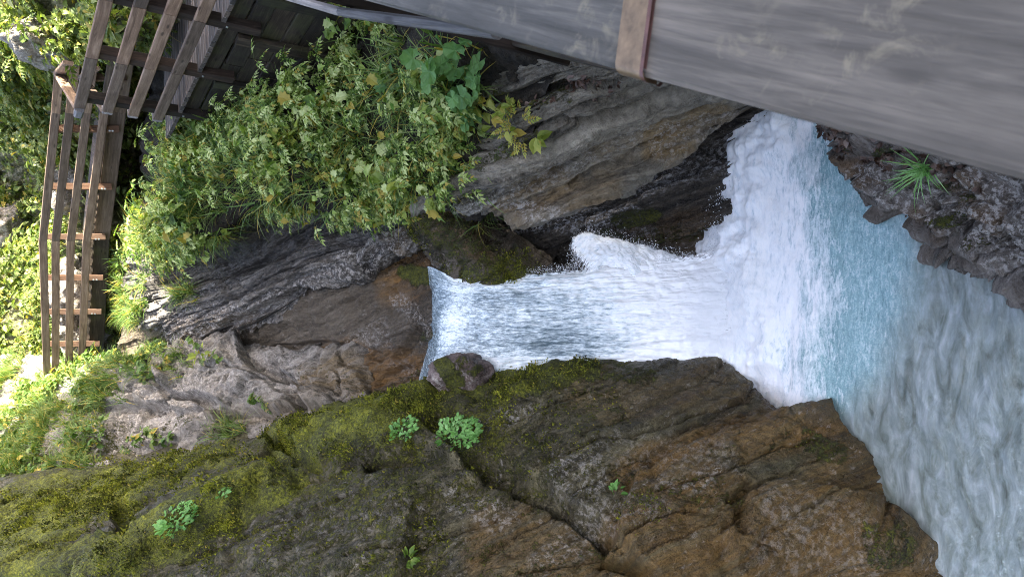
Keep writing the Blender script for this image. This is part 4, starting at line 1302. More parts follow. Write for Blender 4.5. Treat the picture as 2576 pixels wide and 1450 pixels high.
for r, hgt in enumerate(wd):
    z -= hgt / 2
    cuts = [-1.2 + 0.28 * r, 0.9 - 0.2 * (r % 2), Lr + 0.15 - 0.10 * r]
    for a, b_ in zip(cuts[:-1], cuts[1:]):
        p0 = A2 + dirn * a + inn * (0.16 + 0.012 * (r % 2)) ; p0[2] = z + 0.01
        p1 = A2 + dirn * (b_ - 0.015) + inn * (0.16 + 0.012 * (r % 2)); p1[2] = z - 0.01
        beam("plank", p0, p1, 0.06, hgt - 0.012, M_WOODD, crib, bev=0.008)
    z -= hgt / 2
for t, zz in ((0.25, -3.5), (1.25, -3.4), (-0.55, -3.1)):
    p0 = A2 + dirn * t + inn * 0.09; p0[2] = zz
    p1 = A2 + dirn * (t + 0.05) + inn * 0.09; p1[2] = -2.25
    beam("strut", p0, p1, 0.07, 0.15, M_WOODD, crib, up=tuple(dirn), bev=0.01)
p0 = A2 + dirn * -0.9 + inn * 0.10; p0[2] = -3.3
p1 = A2 + dirn * 0.75 + inn * 0.10; p1[2] = -3.05
beam("strut", p0, p1, 0.06, 0.16, M_WOODD, crib, bev=0.01)

# handrail in the foreground with its steel strap
H1 = PZ(2575, 452, -0.85)
H2 = PZ(1180, 72, -0.85)
hd = (H2 - H1); hd[2] = 0
hd /= np.linalg.norm(hd)
hin = np.array([hd[1], -hd[0], 0.0])
if hin[0] < 0:
    hin = -hin
HW = 0.30


def h_at(x):
    """point of the outer edge seen on bearing row x"""
    yb = 72 + (x - 1180) * (452 - 72) / (2575 - 1180)
    return PZ(x, yb, -0.85)


hr = tag(empty("handrail", tuple(h_at(1600) + np.array([0, 0, -1.1]))), "broad grey weathered handrail with a rusty steel strap, blurred in the foreground", "handrail")
cz = UPV * -0.016
joint = h_at(1590)
bd1 = beam("board", H1 - hd * 0.9 + hin * HW / 2 + cz, joint - hd * 0.002 + hin * HW / 2 + cz, HW, 0.032, M_WOODG, hr, bev=0.007)
bd2 = beam("board", joint + hd * 0.004 + hin * HW / 2 + cz, H2 + hd * 1.6 + hin * HW / 2 + cz, HW, 0.032, M_WOODG, hr, bev=0.007)
sdir = np.array([1.0, -0.14, 0.0])
sdir /= sdir @ hin
# strap: rounded channel over the outer edge
prof = []
for k in range(9):
    a = math.pi / 2 * k / 8
    prof.append((0.010 - 0.016 * math.sin(a) - 0.002, -0.014 + 0.020 * math.cos(a)))
prof = [(0.24, 0.006)] + prof + [(-0.008, -0.036), (0.002, -0.036)] + [(0.24, -0.0005)]
s0, s1 = h_at(1614), h_at(1552)
v_, f_ = [], []
segs = 2
Ls = float(np.linalg.norm(s1 - s0))
m_ = len(prof)
for i in range(segs):
    for (a, c) in prof:
        pnt = s0 + hd * (Ls * i / (segs - 1)) + sdir * a + UPV * c
        v_.append(tuple(pnt - np.array(hr.location)))
for k in range(m_):
    f_.append((k, (k + 1) % m_, m_ + (k + 1) % m_, m_ + k))
f_.append(tuple(range(m_ - 1, -1, -1)))
f_.append(tuple(m_ + k for k in range(m_)))
me = bpy.data.meshes.new("strap")
me.from_pydata(v_, [], f_)
strap = link("strap", me, M_STRAP, hr)
strap["label"] = "rusty tan steel strap wrapped over the handrail joint"
v2, f2 = [], []
for i, dl in enumerate((-0.009, -0.0005)):
    for (a, c) in prof[:-2]:
        pnt = s0 + hd * dl + sdir * (a - 0.0015 * (a < 0.2)) + UPV * (c + 0.0015)
        v2.append(tuple(pnt - np.array(hr.location)))
    for (a, c) in prof[:-2][::-1]:
        pnt = s0 + hd * dl + sdir * (a + 0.006) + UPV * (c - 0.006)
        v2.append(tuple(pnt - np.array(hr.location)))
m2 = len(v2) // 2
for k in range(m2):
    f2.append((k, (k + 1) % m2, m2 + (k + 1) % m2, m2 + k))
me = bpy.data.meshes.new("rim")
me.from_pydata(v2, [], f2)
rim = link("rim", me, M_STRAPE, strap)
# lower board of the same railing and the next stretch
g0 = PZ(1250, 82, -1.15)
g1 = PZ(858, 44, -1.15)
g2 = PZ(735, 4, -1.15)
lo = tag(empty("lower_rail", tuple(g1 - UPV * 0.8)), "pale weathered lower rail showing its grain beyond the end of the foreground handrail", "railing", "railings of the boardwalk")
beam("rail", g0, g1 + hin * 0.02, 0.034, 0.045, M_WOODP, lo, bev=0.010)
beam("rail", g1 + hin * 0.02 + np.array([0.002, 0.004, 0]), g2 + (g2 - g1) * 2.0, 0.034, 0.045, M_WOODP, lo, bev=0.010)
pp = g1 + hin * 0.10
beam("post", np.array([pp[0], pp[1], -2.3]), np.array([pp[0], pp[1], -0.93]), 0.11, 0.11, M_POST, lo, up=tuple(hd), bev=0.01)
d0 = H1 - hd * 0.3 + hin * 0.10; d0[2] = -2.06
d1 = g1 + hin * 0.12; d1[2] = -2.06
d2 = A2 - dirn * 1.7 + inn * 0.05; d2[2] = -2.06
vw = tag(empty("viewing_boardwalk", (d1[0] + 0.5, d1[1] - 0.5, -2.3)), "dark boardwalk edge under the foreground handrail", "boardwalk", "boardwalk stretches")
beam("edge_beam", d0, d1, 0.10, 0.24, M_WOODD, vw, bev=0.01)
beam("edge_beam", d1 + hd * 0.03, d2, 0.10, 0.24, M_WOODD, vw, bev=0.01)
ddir = (d2 - d1) / np.linalg.norm(d2 - d1)
for k in range(24):
    c = d0 + (d1 - d0) * ((k + 0.5) / 24) + UPV * 0.145 + hin * 0.02
    beam("plank", c, c + hin * 1.6, np.linalg.norm(d1 - d0) / 24 - 0.01, 0.045, M_DECK, vw, bev=0.004)
for k in range(14):
    c = d1 + (d2 - d1) * ((k + 0.5) / 14) + UPV * 0.145 + hin * 0.02
    beam("plank", c, c + hin * 1.4, np.linalg.norm(d2 - d1) / 14 - 0.01, 0.045, M_DECK, vw, bev=0.004)

# ------------------------------------------------------------------ plants
def tmpl_lobed():
    out = [(0, 0), (.16, .10), (.34, .16), (.27, .30), (.44, .44), (.28, .54), (.30, .74), (.13, .76), (0, 1.0)]
    return _leaf(out)


def tmpl_ovate():
    return _leaf([(0, 0), (.20, .14), (.31, .38), (.24, .66), (.10, .86), (0, 1.0)])


def _leaf(half, fold=0.16, droop=0.22):
    v = []
    for (x, y) in half:
        v.append((x, y, fold * x * 2 - droop * y * y))
    nh = len(half)
    for (x, y) in half[1:-1]:
        v.append((-x, y, fold * x * 2 - droop * y * y))
    mid = len(v)
    v.append((0, 0.45, -droop * 0.2))
    right = list(range(nh))
    left = [0] + list(range(nh, nh + nh - 2)) + [nh - 1]
    f = []
    for a, b_ in zip(right[:-1], right[1:]):
        f.append((mid, a, b_))
    for a, b_ in zip(left[:-1], left[1:]):
        f.append((mid, b_, a))
    return np.array(v, float), np.array(f, int)


def tmpl_pinnate(pairs=4):
    """compound leaf: stalk with pairs of leaflets and one at the tip, all one piece"""
    v, f = [], []
    w = 0.012
    v += [(-w, 0, 0), (w, 0, 0), (w * .5, 0.8, -0.10), (-w * .5, 0.8, -0.10)]
    f += [(0, 1, 2), (0, 2, 3)]

    def leaflet(cx, cy, cz, ang, L, wd):
        b_ = len(v)
        d = (math.sin(ang), math.cos(ang))
        n2 = (d[1], -d[0])
        for (s, t, zz) in ((0, 0, 0), (0.4, wd, .03), (1, 0, -.07), (0.4, -wd, .03), (0.5, 0, -.01)):
            v.append((cx + d[0] * s * L + n2[0] * t * L, cy + d[1] * s * L + n2[1] * t * L, cz + zz))
        for (a, c) in ((0, 1), (1, 2), (2, 3), (3, 0)):
            f.append((b_ + 4, b_ + a, b_ + c))
    for k in range(pairs):
        y = 0.22 + 0.17 * k
        L = 0.36 - 0.035 * k
        for s in (-1, 1):
            leaflet(0, y, -0.1 * y * y, s * math.radians(58 - 6 * k), L, 0.24)
    leaflet(0, 0.78, -0.08, 0, 0.34, 0.24)
    return np.array(v, float), np.array(f, int)


def tmpl_round(n=18, notch=0.16, wav=0.06, cup=0.22):
    """broad heart-shaped leaf with a scalloped rim"""
    v, f = [(0, 0, 0)], []
    for ring, rr in ((0, 0.5), (1, 1.0)):
        for k in range(n + 1):
            a = math.radians(-155 + 310 * k / n)
            r = rr * (1 + (0.07 * math.cos(k * math.pi) if ring else 0)) * (0.92 + 0.12 * math.cos(a))
            z = cup * rr * rr * (0.35 + 0.25 * math.sin(3 * a)) + wav * math.sin(5 * a + 1) * rr
            v.append((math.sin(a) * r * 0.55, 0.35 + math.cos(a) * r * 0.6 - 0.35, z))
    for k in range(n):
        f.append((0, 1 + k, 2 + k))
        a, b_ = 1 + k, 2 + k
        c, d = n + 2 + k, n + 3 + k
        f.append((a, c, d))
        f.append((a, d, b_))
    v = np.array(v, float)
    return v, np.array(f, int)


def tmpl_blade(seg=4, bend=0.55, w=0.022):
    v, f = [], []
    for k in range(seg + 1):
        t = k / seg
        ww = w * (1 - t) ** 0.7 + 0.001
        y = t * (1 - 0.25 * bend * t)
        z = -bend * t * t
        v += [(-ww, y, z), (ww, y, z)]
    for k in range(seg):
        a = 2 * k
        f += [(a, a + 1, a + 3), (a, a + 3, a + 2)]
    return np.array(v, float), np.array(f, int)


T_LOBED, T_OVATE, T_PIN, T_ROUND, T_BLADE = tmpl_lobed(), tmpl_ovate(), tmpl_pinnate(), tmpl_round(), tmpl_blade()


def frames(d, n):
    """rotation matrices with y along d and z near n"""
    d = d / np.linalg.norm(d, axis=1, keepdims=True)
    x = np.cross(d, n)
    x /= np.maximum(np.linalg.norm(x, axis=1, keepdims=True), 1e-6)
    z = np.cross(x, d)
    return np.stack([x, d, z], axis=1)        # rows: x, y, z axes


def stamp(parts):
    """parts: list of (template, origins, frames, sizes) -> one vertex and face array"""
    V_, F_, base = [], [], 0
    for (tv, tf), o_, fr, sz in parts:
        if len(o_) == 0:
            continue
        v = np.einsum('kj,njc->nkc', tv, fr) * sz[:, None, None] + o_[:, None, :]
        V_.append(v.reshape(-1, 3))
        F_.append((tf[None] + (np.arange(len(o_)) * len(tv))[:, None, None]).reshape(-1, 3) + base)
        base += len(o_) * len(tv)
    return np.concatenate(V_), np.concatenate(F_)


def sample(patch, lst, n, warp=0.15, seed=3):
    q, nrm = PATCH[patch]
    pts, nn = q.reshape(-1, 3), nrm.reshape(-1, 3)
    w = strokes(pts, lst, warp, seed)
    w = w * np.clip(0.5 + 2.6 * fbm(pts * 1.5, 3, seed + 21), 0.05, 1.6)
    x, y = proj(pts)
    w = np.where((x > -250) & (x < 2600) & (y > -120) & (y < 1560), w, 0)
    du = np.linalg.norm(np.gradient(q, axis=0), axis=2) * np.linalg.norm(np.gradient(q, axis=1), axis=2)
    w = w * du.ravel()
    idx = RNG.choice(len(pts), size=n, p=w / w.sum())
    return pts[idx] + RNG.normal(size=(n, 3)) * 0.02, nn[idx]


def undergrowth(patch, lst, n_plants, per, stem, size, temps, up_w=0.7, out_w=0.6, droop=0.35, tilt=0.35, seed=3):
    """leafy stems on a surface; leaves lie nearly level and droop a little"""
    b0, nn = sample(patch, lst, n_plants, seed=seed)
    up = np.array([0, 0, 1.0])
    sd = up_w * up + out_w * nn + RNG.normal(size=(n_plants, 3)) * 0.28
    sd /= np.linalg.norm(sd, axis=1, keepdims=True)
    sl = stem[0] + (stem[1] - stem[0]) * RNG.random(n_plants)
    k = RNG.integers(per[0], per[1] + 1, n_plants)
    rep = np.repeat(np.arange(n_plants), k)
    m = len(rep)
    t = RNG.random(m) ** 0.7
    org = b0[rep] + sd[rep] * (sl[rep] * (0.25 + 0.75 * t))[:, None]
    a = RNG.random(m) * 2 * math.pi
    hd_ = np.stack([np.cos(a), np.sin(a), np.zeros(m)], 1) + 0.55 * nn[rep]
    hd_[:, 2] = -droop + RNG.normal(size=m) * 0.25
    nv = up + RNG.normal(size=(m, 3)) * tilt + 0.25 * nn[rep]
    fr = frames(hd_, nv)
    plant_scale = 0.75 + 0.5 * RNG.random(n_plants)
    sz = (size[0] + (size[1] - size[0]) * RNG.random(m)) * plant_scale[rep]
    which = RNG.integers(0, len(temps), n_plants)[rep]
    return [(tp, org[which == i], fr[which == i], sz[which == i]) for i, tp in enumerate(temps)]


def blades(patch, lst, n_tufts, per, length, droop=0.5, seed=5, w=1.0):
    b0, nn = sample(patch, lst, n_tufts, seed=seed)
    k = RNG.integers(per[0], per[1] + 1, n_tufts)
    rep = np.repeat(np.arange(n_tufts), k)
    m = len(rep)
    up = np.array([0, 0, 1.0])
    d = 0.55 * up + 0.55 * nn[rep] + RNG.normal(size=(m, 3)) * 0.42
    nv = up + 0.5 * nn[rep] + RNG.normal(size=(m, 3)) * 0.2
    fr = frames(d, nv)
    sz = length[0] + (length[1] - length[0]) * RNG.random(m)
    org = b0[rep] + RNG.normal(size=(m, 3)) * 0.025
    return [(T_BLADE, org, fr, sz)]


def stuff_leaves(name, parts, mat, label):
    v, f = stamp(parts)
    o = link(name, mk_mesh(name, v, f, False), mat)
    tag(o, label, kind="stuff")
    return o


BANK = [(475, 330, 520, 420, 42, 1.0), (540, 345, 900, 250, 80, 1.0), (900, 130, 1160, 160, 60, 0.5), (900, 250, 1130, 260, 80, 0.7), (560, 430, 900, 400, 80, 1.0),
        (900, 380, 1180, 390, 70, 0.65), (820, 470, 1000, 470, 40, 0.8), (455, 490, 530, 540, 48, 1.0), (470, 560, 510, 620, 35, 1.0), (400, 570, 440, 640, 40, 1.0), (1050, 440, 1230, 450, 35, 0.6), (900, 60, 1000, 100, 40, 1)]
stuff_leaves("undergrowth", undergrowth("slope", BANK, 620, (5, 10), (0.06, 0.45), (0.045, 0.11), [T_LOBED, T_OVATE, T_PIN], seed=3)
             + undergrowth("slope", BANK, 480, (3, 7), (0.15, 0.65), (0.14, 0.27), [T_PIN], tilt=0.25, seed=3)
             + undergrowth("slope", BANK, 200, (3, 6), (0.15, 0.5), (0.10, 0.20), [T_LOBED], seed=4),
             M_LEAF, "dense green leafy undergrowth covering the far bank below the boardwalk")
stuff_leaves("yellow_leaves", undergrowth("slope", [(480, 400, 540, 460, 50, 1.0), (560, 440, 780, 430, 80, 0.8), (820, 420, 1000, 460, 60, 0.7), (1200, 320, 1330, 310, 60, 0.8), (420, 560, 520, 600, 50, 0.6)],
             620, (4, 8), (0.08, 0.40), (0.06, 0.14), [T_LOBED, T_PIN, T_OVATE]), M_LEAFY, "yellowing leaves scattered through the bank undergrowth")
stuff_leaves("bank_grass", blades("slope", [(480, 330, 600, 350, 40, 1.0), (600, 480, 700, 520, 60, 0.8), (380, 570, 420, 640, 40, 1.0), (1080, 450, 1250, 470, 40, 1.0), (900, 330, 1200, 420, 120, 0.5)],
             420, (6, 14), (0.10, 0.34)) + blades("slope", BANK, 1100, (5, 10), (0.18, 0.55), seed=6), M_GRASS, "grass blades drooping over the edge of the bank")
stuff_leaves("ledge_plants", undergrowth("rock_ledges", [(280, 900, 420, 905, 40, 1.0), (60, 1000, 210, 970, 70, 1.0), (0, 1080, 160, 1060, 110, 1.0), (0, 1180, 220, 1130, 50, 0.8), (330, 1130, 420, 1100, 26, 0.5), (490, 890, 540, 910, 22, 0.8), (640, 1010, 680, 1020, 10, 0.6)],
             900, (4, 8), (0.04, 0.30), (0.05, 0.13), [T_OVATE, T_LOBED, T_PIN]) +
             blades("rock_ledges", [(60, 1040, 200, 1040, 70, 1.0), (0, 1150, 200, 1130, 60, 1.0), (540, 1090, 600, 1080, 25, 0.7), (280, 900, 420, 900, 50, 0.6), (0, 1050, 180, 1000, 120, 1.0)], 1500, (8, 16), (0.14, 0.40)),
             M_GRASS, "grass and small leafy plants rooted in the grey ledges")
stuff_leaves("wall_plants", undergrowth("gorge_wall", [(300, 720, 330, 790, 40, 1.0), (290, 600, 340, 660, 40, 1.0), (470, 720, 500, 740, 18, 0.7)], 120, (4, 8), (0.04, 0.2), (0.05, 0.12), [T_OVATE, T_PIN]) +
             blades("gorge_wall", [(260, 700, 330, 780, 45, 1.0), (300, 640, 340, 700, 30, 0.8), (460, 720, 500, 740, 22, 1.0)], 170, (12, 22), (0.18, 0.42)),
             M_GRASS, "long grass hanging over the rock below the far railing")
HILL = [(60, 0, 60, 1250, 260, 1.0), (300, 30, 330, 100, 90, 1.0)]
stuff_leaves("hillside_leaves", undergrowth("hillside", HILL, 7000, (5, 9), (0.10, 0.75), (0.07, 0.17), [T_OVATE, T_LOBED], tilt=0.5, seed=9)
             + undergrowth("hillside", HILL, 1200, (4, 7), (0.2, 0.9), (0.16, 0.30), [T_PIN], tilt=0.45, seed=9),
             M_HLEAF, "sunlit leaves and bushes covering the hillside above the far railing")
stuff_leaves("hillside_grass", blades("hillside", [(60, 950, 60, 1250, 160, 1.0), (300, 20, 320, 120, 90, 1.0), (60, 0, 200, 900, 120, 0.4)], 900, (8, 14), (0.15, 0.45)), M_GRASS, "long grass on the hillside")
stuff_leaves("leaf_litter", undergrowth("bank_rock", [(2090, 330, 2330, 400, 45, 1.0), (2330, 410, 2500, 470, 25, 0.5)], 380, (1, 3), (0.0, 0.03), (0.04, 0.08), [T_OVATE, T_LOBED], droop=0.1, tilt=0.9),
             M_DEAD, "brown fallen leaves lying on the near rock under the handrail")
stuff_leaves("bed_litter", undergrowth("rock_beds", [(1340, 235, 1480, 200, 14, 1.0), (1470, 215, 1560, 200, 12, 0.8), (1250, 280, 1330, 260, 14, 0.6)], 80, (1, 3), (0.0, 0.03), (0.04, 0.08), [T_OVATE], droop=0.1, tilt=0.9),
             M_DEAD, "brown leaves caught on the rock beds below the handrail")


# moss as raised cushions of tiny shoots
T_SHOOT = (np.array([(-0.35, 0, 0), (0.35, 0, 0), (0, 1.0, 0.15), (0, 0, -0.35), (0, 0, 0.35), (0.15, 0.9, 0)], float), np.array([(0, 1, 2), (3, 4, 5)], int))
M_MOSS = leaf_material("moss_shoot", [(0.15, (0.016, 0.019, 0.004)), (0.40, (0.065, 0.075, 0.009)), (0.58, (0.155, 0.175, 0.018)), (0.80, (0.31, 0.33, 0.035))], trans=0.2, rough=0.8, yellow=0.03)


def moss_cushions(name, patch, lst, n, size, label):
    b0, nn = sample(patch, lst, n, 0.08, 13)
    cl = np.clip(0.3 + 1.4 * fbm(b0 * 6.0, 3, 91), 0, 1)
    keep = RNG.random(n) < 0.25 + 0.75 * cl
    b0, nn, cl = b0[keep], nn[keep], cl[keep]
    m = len(b0)
    d = nn + 0.5 * np.array([0, 0, 1.0]) + RNG.normal(size=(m, 3)) * 0.5
    fr = frames(d, RNG.normal(size=(m, 3)))
    sz = (size[0] + (size[1] - size[0]) * RNG.random(m)) * (0.6 + 0.8 * cl)
    stuff_leaves(name, [(T_SHOOT, b0 + nn * (0.035 * cl)[:, None], fr, sz)], M_MOSS, label)


moss_cushions("cliff_moss", "cliff", [
    (230, 1450, 720, 1215, 50, 0.9), (0, 1330, 300, 1240, 80, 0.5), (300, 1230, 560, 1150, 50, 0.4), (720, 1120, 960, 1080, 65, 1.0), (900, 1050, 1200, 990, 40, 1.0),
    (1200, 985, 1480, 935, 34, 0.9), (600, 1230, 1000, 1190, 100, 0.35), (1000, 1100, 1250, 1060, 60, 0.45), (560, 1350, 1000, 1350, 140, 0.28), (1250, 1130, 1500, 1050, 90, 0.2),
    (2000, 1110, 2110, 1140, 30, 0.4), (1600, 1290, 1800, 1270, 50, 0.25)], 70000, (0.012, 0.032), "thick cushions of yellow-green moss on the leaning slab")
moss_cushions("boulder_moss", "mossy_boulder", [(1060, 560, 1300, 690, 50, 0.7), (1200, 690, 1300, 690, 30, 1.0), (1050, 540, 1150, 690, 22, 0.5)], 7000, (0.012, 0.030), "dark moss on the boulder beside the waterfall")


def surface_at(patch, x, y):
    q, nrm = PATCH[patch]
    pts = q.reshape(-1, 3)
    px, py = proj(pts)
    dd = pts @ F_AX
    near = (px - x) ** 2 + (py - y) ** 2 + 3 * (dd - dd.min())
    i = int(np.argmin(near))
    return pts[i], nrm.reshape(-1, 3)[i]


def make_plant(name, part, patch, x, y, n, size, temp, mat, label, cat, group, spread=0.15, stem=0.12, droop=0.35, tilt=0.3, share=3):
    """one plant: an Empty at its root with each leaf or frond a part"""
    b0, nn = surface_at(patch, x, y)
    root = tag(empty(name, tuple(b0)), label, cat, group)
    tv, tf = temp
    meshes = [mk_mesh(part, tv, tf, False) for _ in range(1)]
    for me in meshes:
        me.materials.append(mat)
    up = np.array([0, 0, 1.0])
    for k in range(n):
        a = RNG.random() * 2 * math.pi
        e1 = np.cross(nn, up); e1 /= max(np.linalg.norm(e1), 1e-6)
        e2 = np.cross(e1, nn)
        off = (e1 * math.cos(a) + e2 * math.sin(a)) * spread * math.sqrt(RNG.random())
        org = off + nn * stem * (0.3 + 0.7 * RNG.random()) + up * stem * 0.4 * RNG.random()
        dv = (e1 * math.cos(a) + e2 * math.sin(a)) * 0.8 + nn * 0.55
        dv[2] += -droop + RNG.normal() * 0.2
        nv = up * 0.6 + nn * 0.7 + RNG.normal(size=3) * tilt
        fr = frames(dv[None], nv[None])[0]
        s = size * (0.65 + 0.6 * RNG.random())
        o = bpy.data.objects.new(part, meshes[0])
        COL.objects.link(o)
        o.parent = root
        x_, y_, z_ = fr * s
        o.matrix_basis = Matrix(((x_[0], y_[0], z_[0], org[0]), (x_[1], y_[1], z_[1], org[1]), (x_[2], y_[2], z_[2], org[2]), (0, 0, 0, 1)))
    return root


make_plant("fern", "frond", "cliff", 1165, 1108, 230, 0.052, T_LOBED, M_FERN, "largest bright green fern clump on the mossy slab beside the fall", "fern", "ferns on the mossy slab", 0.21, 0.16, 0.4)
make_plant("fern", "frond", "cliff", 1028, 1092, 110, 0.048, T_LOBED, M_FERN, "smaller fern clump just above the largest one on the mossy slab", "fern", "ferns on the mossy slab", 0.14, 0.13, 0.4)
make_plant("fern", "frond", "cliff", 470, 1320, 170, 0.052, T_LOBED, M_FERN, "leafy fern clump on the bright moss ridge near the lower left corner", "fern", "ferns on the mossy slab", 0.19, 0.15, 0.4)
make_plant("fern", "frond", "cliff", 565, 1245, 16, 0.06, T_LOBED, M_FERN, "tiny fern on the moss ridge just above the lower left clump", "fern", "ferns on the mossy slab", 0.06, 0.05, 0.5)
make_plant("fern", "frond", "cliff", 1552, 1240, 10, 0.07, T_OVATE, M_FERN, "tiny sprig of green leaves on the brown part of the slab", "fern", "ferns on the mossy slab", 0.05, 0.04, 0.5)
make_plant("fern", "frond", "cliff", 1030, 1412, 18, 0.07, T_OVATE, M_LEAF, "small dull green plant in a hollow at the bottom edge of the slab", "fern", "ferns on the mossy slab", 0.06, 0.05, 0.4)
BG = "broad-leaved plants on the bank"
make_plant("broad_leaf_plant", "leaf", "slope", 1240, 140, 9, 0.17, T_ROUND, M_BROAD, "broad-leaved plant with round green leaves just below the handrail", "plant", BG, 0.26, 0.34, 0.2)
make_plant("broad_leaf_plant", "leaf", "slope", 1150, 130, 7, 0.17, T_ROUND, M_BROAD, "broad-leaved plant beside the lower rail amid the undergrowth", "plant", BG, 0.22, 0.40, 0.2)
make_plant("broad_leaf_plant", "leaf", "slope", 1205, 215, 7, 0.17, T_ROUND, M_BROAD, "broad-leaved plant in front of the black gap of the bank", "plant", BG, 0.20, 0.34, 0.2)
make_plant("broad_leaf_plant", "leaf", "slope", 1205, 290, 3, 0.19, T_ROUND, M_BROAD, "few large round leaves low on the bank by the rock beds", "plant", BG, 0.08, 0.26, 0.2)
make_plant("broad_leaf_plant", "leaf", "slope", 1060, 230, 6, 0.15, T_LOBED, M_BROAD, "lobed-leaved plant in the middle of the bank undergrowth", "plant", BG, 0.20, 0.45, 0.2)
make_plant("broad_leaf_plant", "leaf", "slope", 500, 545, 12, 0.12, T_ROUND, M_BROAD, "round-leaved plant hanging over the dark overhang of the gorge wall", "plant", BG, 0.22, 0.12, 0.6)
make_plant("broad_leaf_plant", "leaf", "slope", 470, 440, 12, 0.12, T_ROUND, M_BROAD, "round-leaved plant in the yellow-green part of the bank", "plant", BG, 0.22, 0.12, 0.5)
YG = "yellow-green seedlings"
make_plant("seedling", "leaf", "rock_beds", 1315, 315, 26, 0.13, T_PIN, M_LEAFY, "bright yellow-green seedling on top of the rock beds", "plant", YG, 0.16, 0.12, 0.3)
make_plant("seedling", "leaf", "rock_beds", 1095, 488, 12, 0.12, T_LOBED, M_LEAFY, "bright seedling hanging over the tip of the mossy boulder", "plant", YG, 0.08, 0.08, 0.5)
make_plant("seedling", "leaf", "rock_ledges", 515, 893, 12, 0.12, T_OVATE, M_LEAFY, "yellow seedling in a crack of the grey ledges", "plant", YG, 0.12, 0.08, 0.3)


def grass_tuft(patch, x, y, n, size, label, lean=None, mat=None):
    b0, nn = surface_at(patch, x, y)
    root = tag(empty("grass_tuft", tuple(b0)), label, "grass tuft", "grass tufts")
    up = np.array([0, 0, 1.0])
    d = 0.5 * up + 0.6 * nn + RNG.normal(size=(n, 3)) * 0.42
    if lean is not None:
        d += lean
    fr = frames(d, np.repeat(up[None], n, 0) + RNG.normal(size=(n, 3)) * 0.2)
    sz = size * (0.55 + 0.6 * RNG.random(n))
    v, f = stamp([(T_BLADE, RNG.normal(size=(n, 3)) * 0.02, fr, sz)])
    o = link("blades", mk_mesh("blades", v, f, False), mat or M_GRASS, root)
    o["kind"] = "stuff"
    return root


grass_tuft("bank_rock", 2330, 428, 60, 0.30, "green grass tuft growing on the near rock below the handrail", mat=M_FERN)
grass_tuft("slope", 660, 75, 60, 0.45, "long grass tuft hanging in front of the timber cribbing", lean=R_AX * -0.4)
grass_tuft("rock_ledges", 575, 1090, 26, 0.30, "thin dry grass tuft at the edge of the grey ledges")
grass_tuft("gorge_wall", 485, 735, 40, 0.25, "dull grass tuft alone on the dark gorge wall")


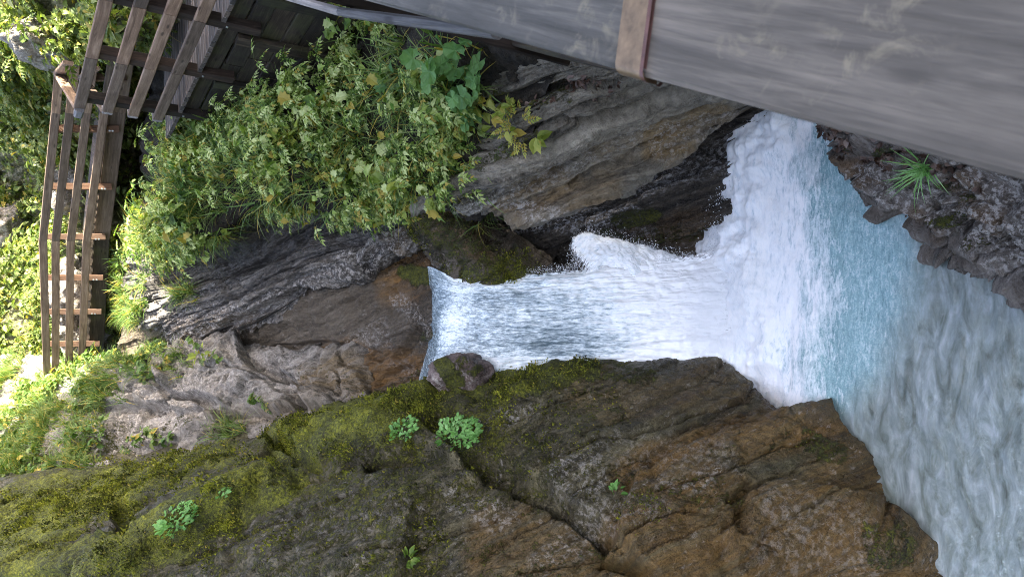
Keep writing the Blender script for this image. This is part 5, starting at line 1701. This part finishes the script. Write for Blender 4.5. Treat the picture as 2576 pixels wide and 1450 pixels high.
# rocks showing through the hillside
for k, (x, y, ru, rr, lab) in enumerate([
        (140, 85, 0.36, 0.24, "big bright sunlit rock face at the upper left corner of the picture"),
        (205, 135, 0.22, 0.18, "sunlit rock beside the platform corner, partly in shadow"),
        (215, 445, 0.30, 0.55, "pale rock behind the lowest far rail near the dark hollow"),
        (205, 735, 0.34, 0.60, "sunlit yellowish rock behind the middle of the greyer railing"),
        (225, 830, 0.34, 0.45, "grey cracked rock behind the greyer railing, left of the sunlit end"),
        (232, 915, 0.32, 0.40, "cracked rock behind the sunlit end of the railing"),
        (40, 560, 0.30, 0.40, "small pale rock among the leaves above the far railing"),
        (45, 300, 0.25, 0.30, "small pale rock high in the leaves behind the brown railing")]):
    b0, nn = surface_at("hillside", x, y)
    pts = sph.reshape(-1, 3)
    hh = 1 + 0.45 * fbm(pts * 1.4 + k * 7, 4, 90 + k) + 0.16 * (ridged(pts * 4 + k, 4, 70 + k) - 0.6)
    pts = pts * hh[:, None]
    q = pts @ np.stack([ru * U_AX, rr * R_AX, 0.5 * F_AX]) * 1.25
    me = mk_mesh("hillside_rock", q, grid_faces(60, 90), True)
    attr(me, "bedc", q @ BED_N)
    for a_ in ("moss", "ochre", "wet", "pale"):
        attr(me, a_, np.full(len(q), {"moss": 0.12, "ochre": 0.25, "wet": 0.0, "pale": 0.7}[a_]))
    o = link("hillside_rock", me, M_GREY, loc=Vector(tuple(b0 + nn * 0.18)))
    tag(o, lab, "rock", "rocks on the hillside")

# dry stalks in front of the cribbing
vv, ff = [], []
for k in range(26):
    x0, y0 = random.uniform(690, 900), random.uniform(60, 260)
    b0, nn = surface_at("slope", x0, y0)
    d = np.array([random.uniform(-0.5, 0.2), random.uniform(-0.5, 0.0), random.uniform(0.6, 1.0)])
    L = random.uniform(0.4, 0.9)
    side = np.array([0.0035, 0.0, 0.0])
    base = len(vv)
    for i in range(6):
        t = i / 5
        c = b0 + d * L * t + np.array([-0.15, -0.2, -0.25]) * t * t * L
        for a in range(3):
            an = a * 2.094
            vv.append(c + np.array([math.cos(an), math.sin(an), 0]) * 0.005 * (1 - 0.6 * t))
    for i in range(5):
        for a in range(3):
            b_ = (a + 1) % 3
            ff.append((base + i * 3 + a, base + i * 3 + b_, base + i * 3 + 3 + b_, base + i * 3 + 3 + a))
tag(link("dry_stalks", mk_mesh("dry_stalks", np.array(vv), np.array(ff), True), M_TWIG), "thin dry stalks standing in front of the timber cribbing", kind="stuff")

# drifting spray over the foot of the fall
def mist_puff(name, c, rad, dens, label):
    q = sph.reshape(-1, 3) * np.array(rad)
    q = q * (1 + 0.22 * fbm(sph.reshape(-1, 3) * 2.0, 3, 77))[:, None]
    o = link(name, mk_mesh(name, q, grid_faces(60, 90), True), None, loc=Vector(tuple(c)))
    m = bpy.data.materials.new(name)
    m.use_nodes = True
    nt = m.node_tree
    for x in list(nt.nodes):
        nt.nodes.remove(x)
    out = nt.nodes.new("ShaderNodeOutputMaterial")
    vol = nt.nodes.new("ShaderNodeVolumePrincipled")
    vol.inputs["Color"].default_value = (0.95, 0.97, 1.0, 1)
    vol.inputs["Density"].default_value = dens
    nt.links.new(vol.outputs[0], out.inputs["Volume"])
    o.data.materials.append(m)
    tag(o, label, kind="stuff")


mist_puff("mist", P(1800, 770, 7.75), (0.55, 0.32, 0.42), 0.55, "soft white spray drifting over the foot of the waterfall")
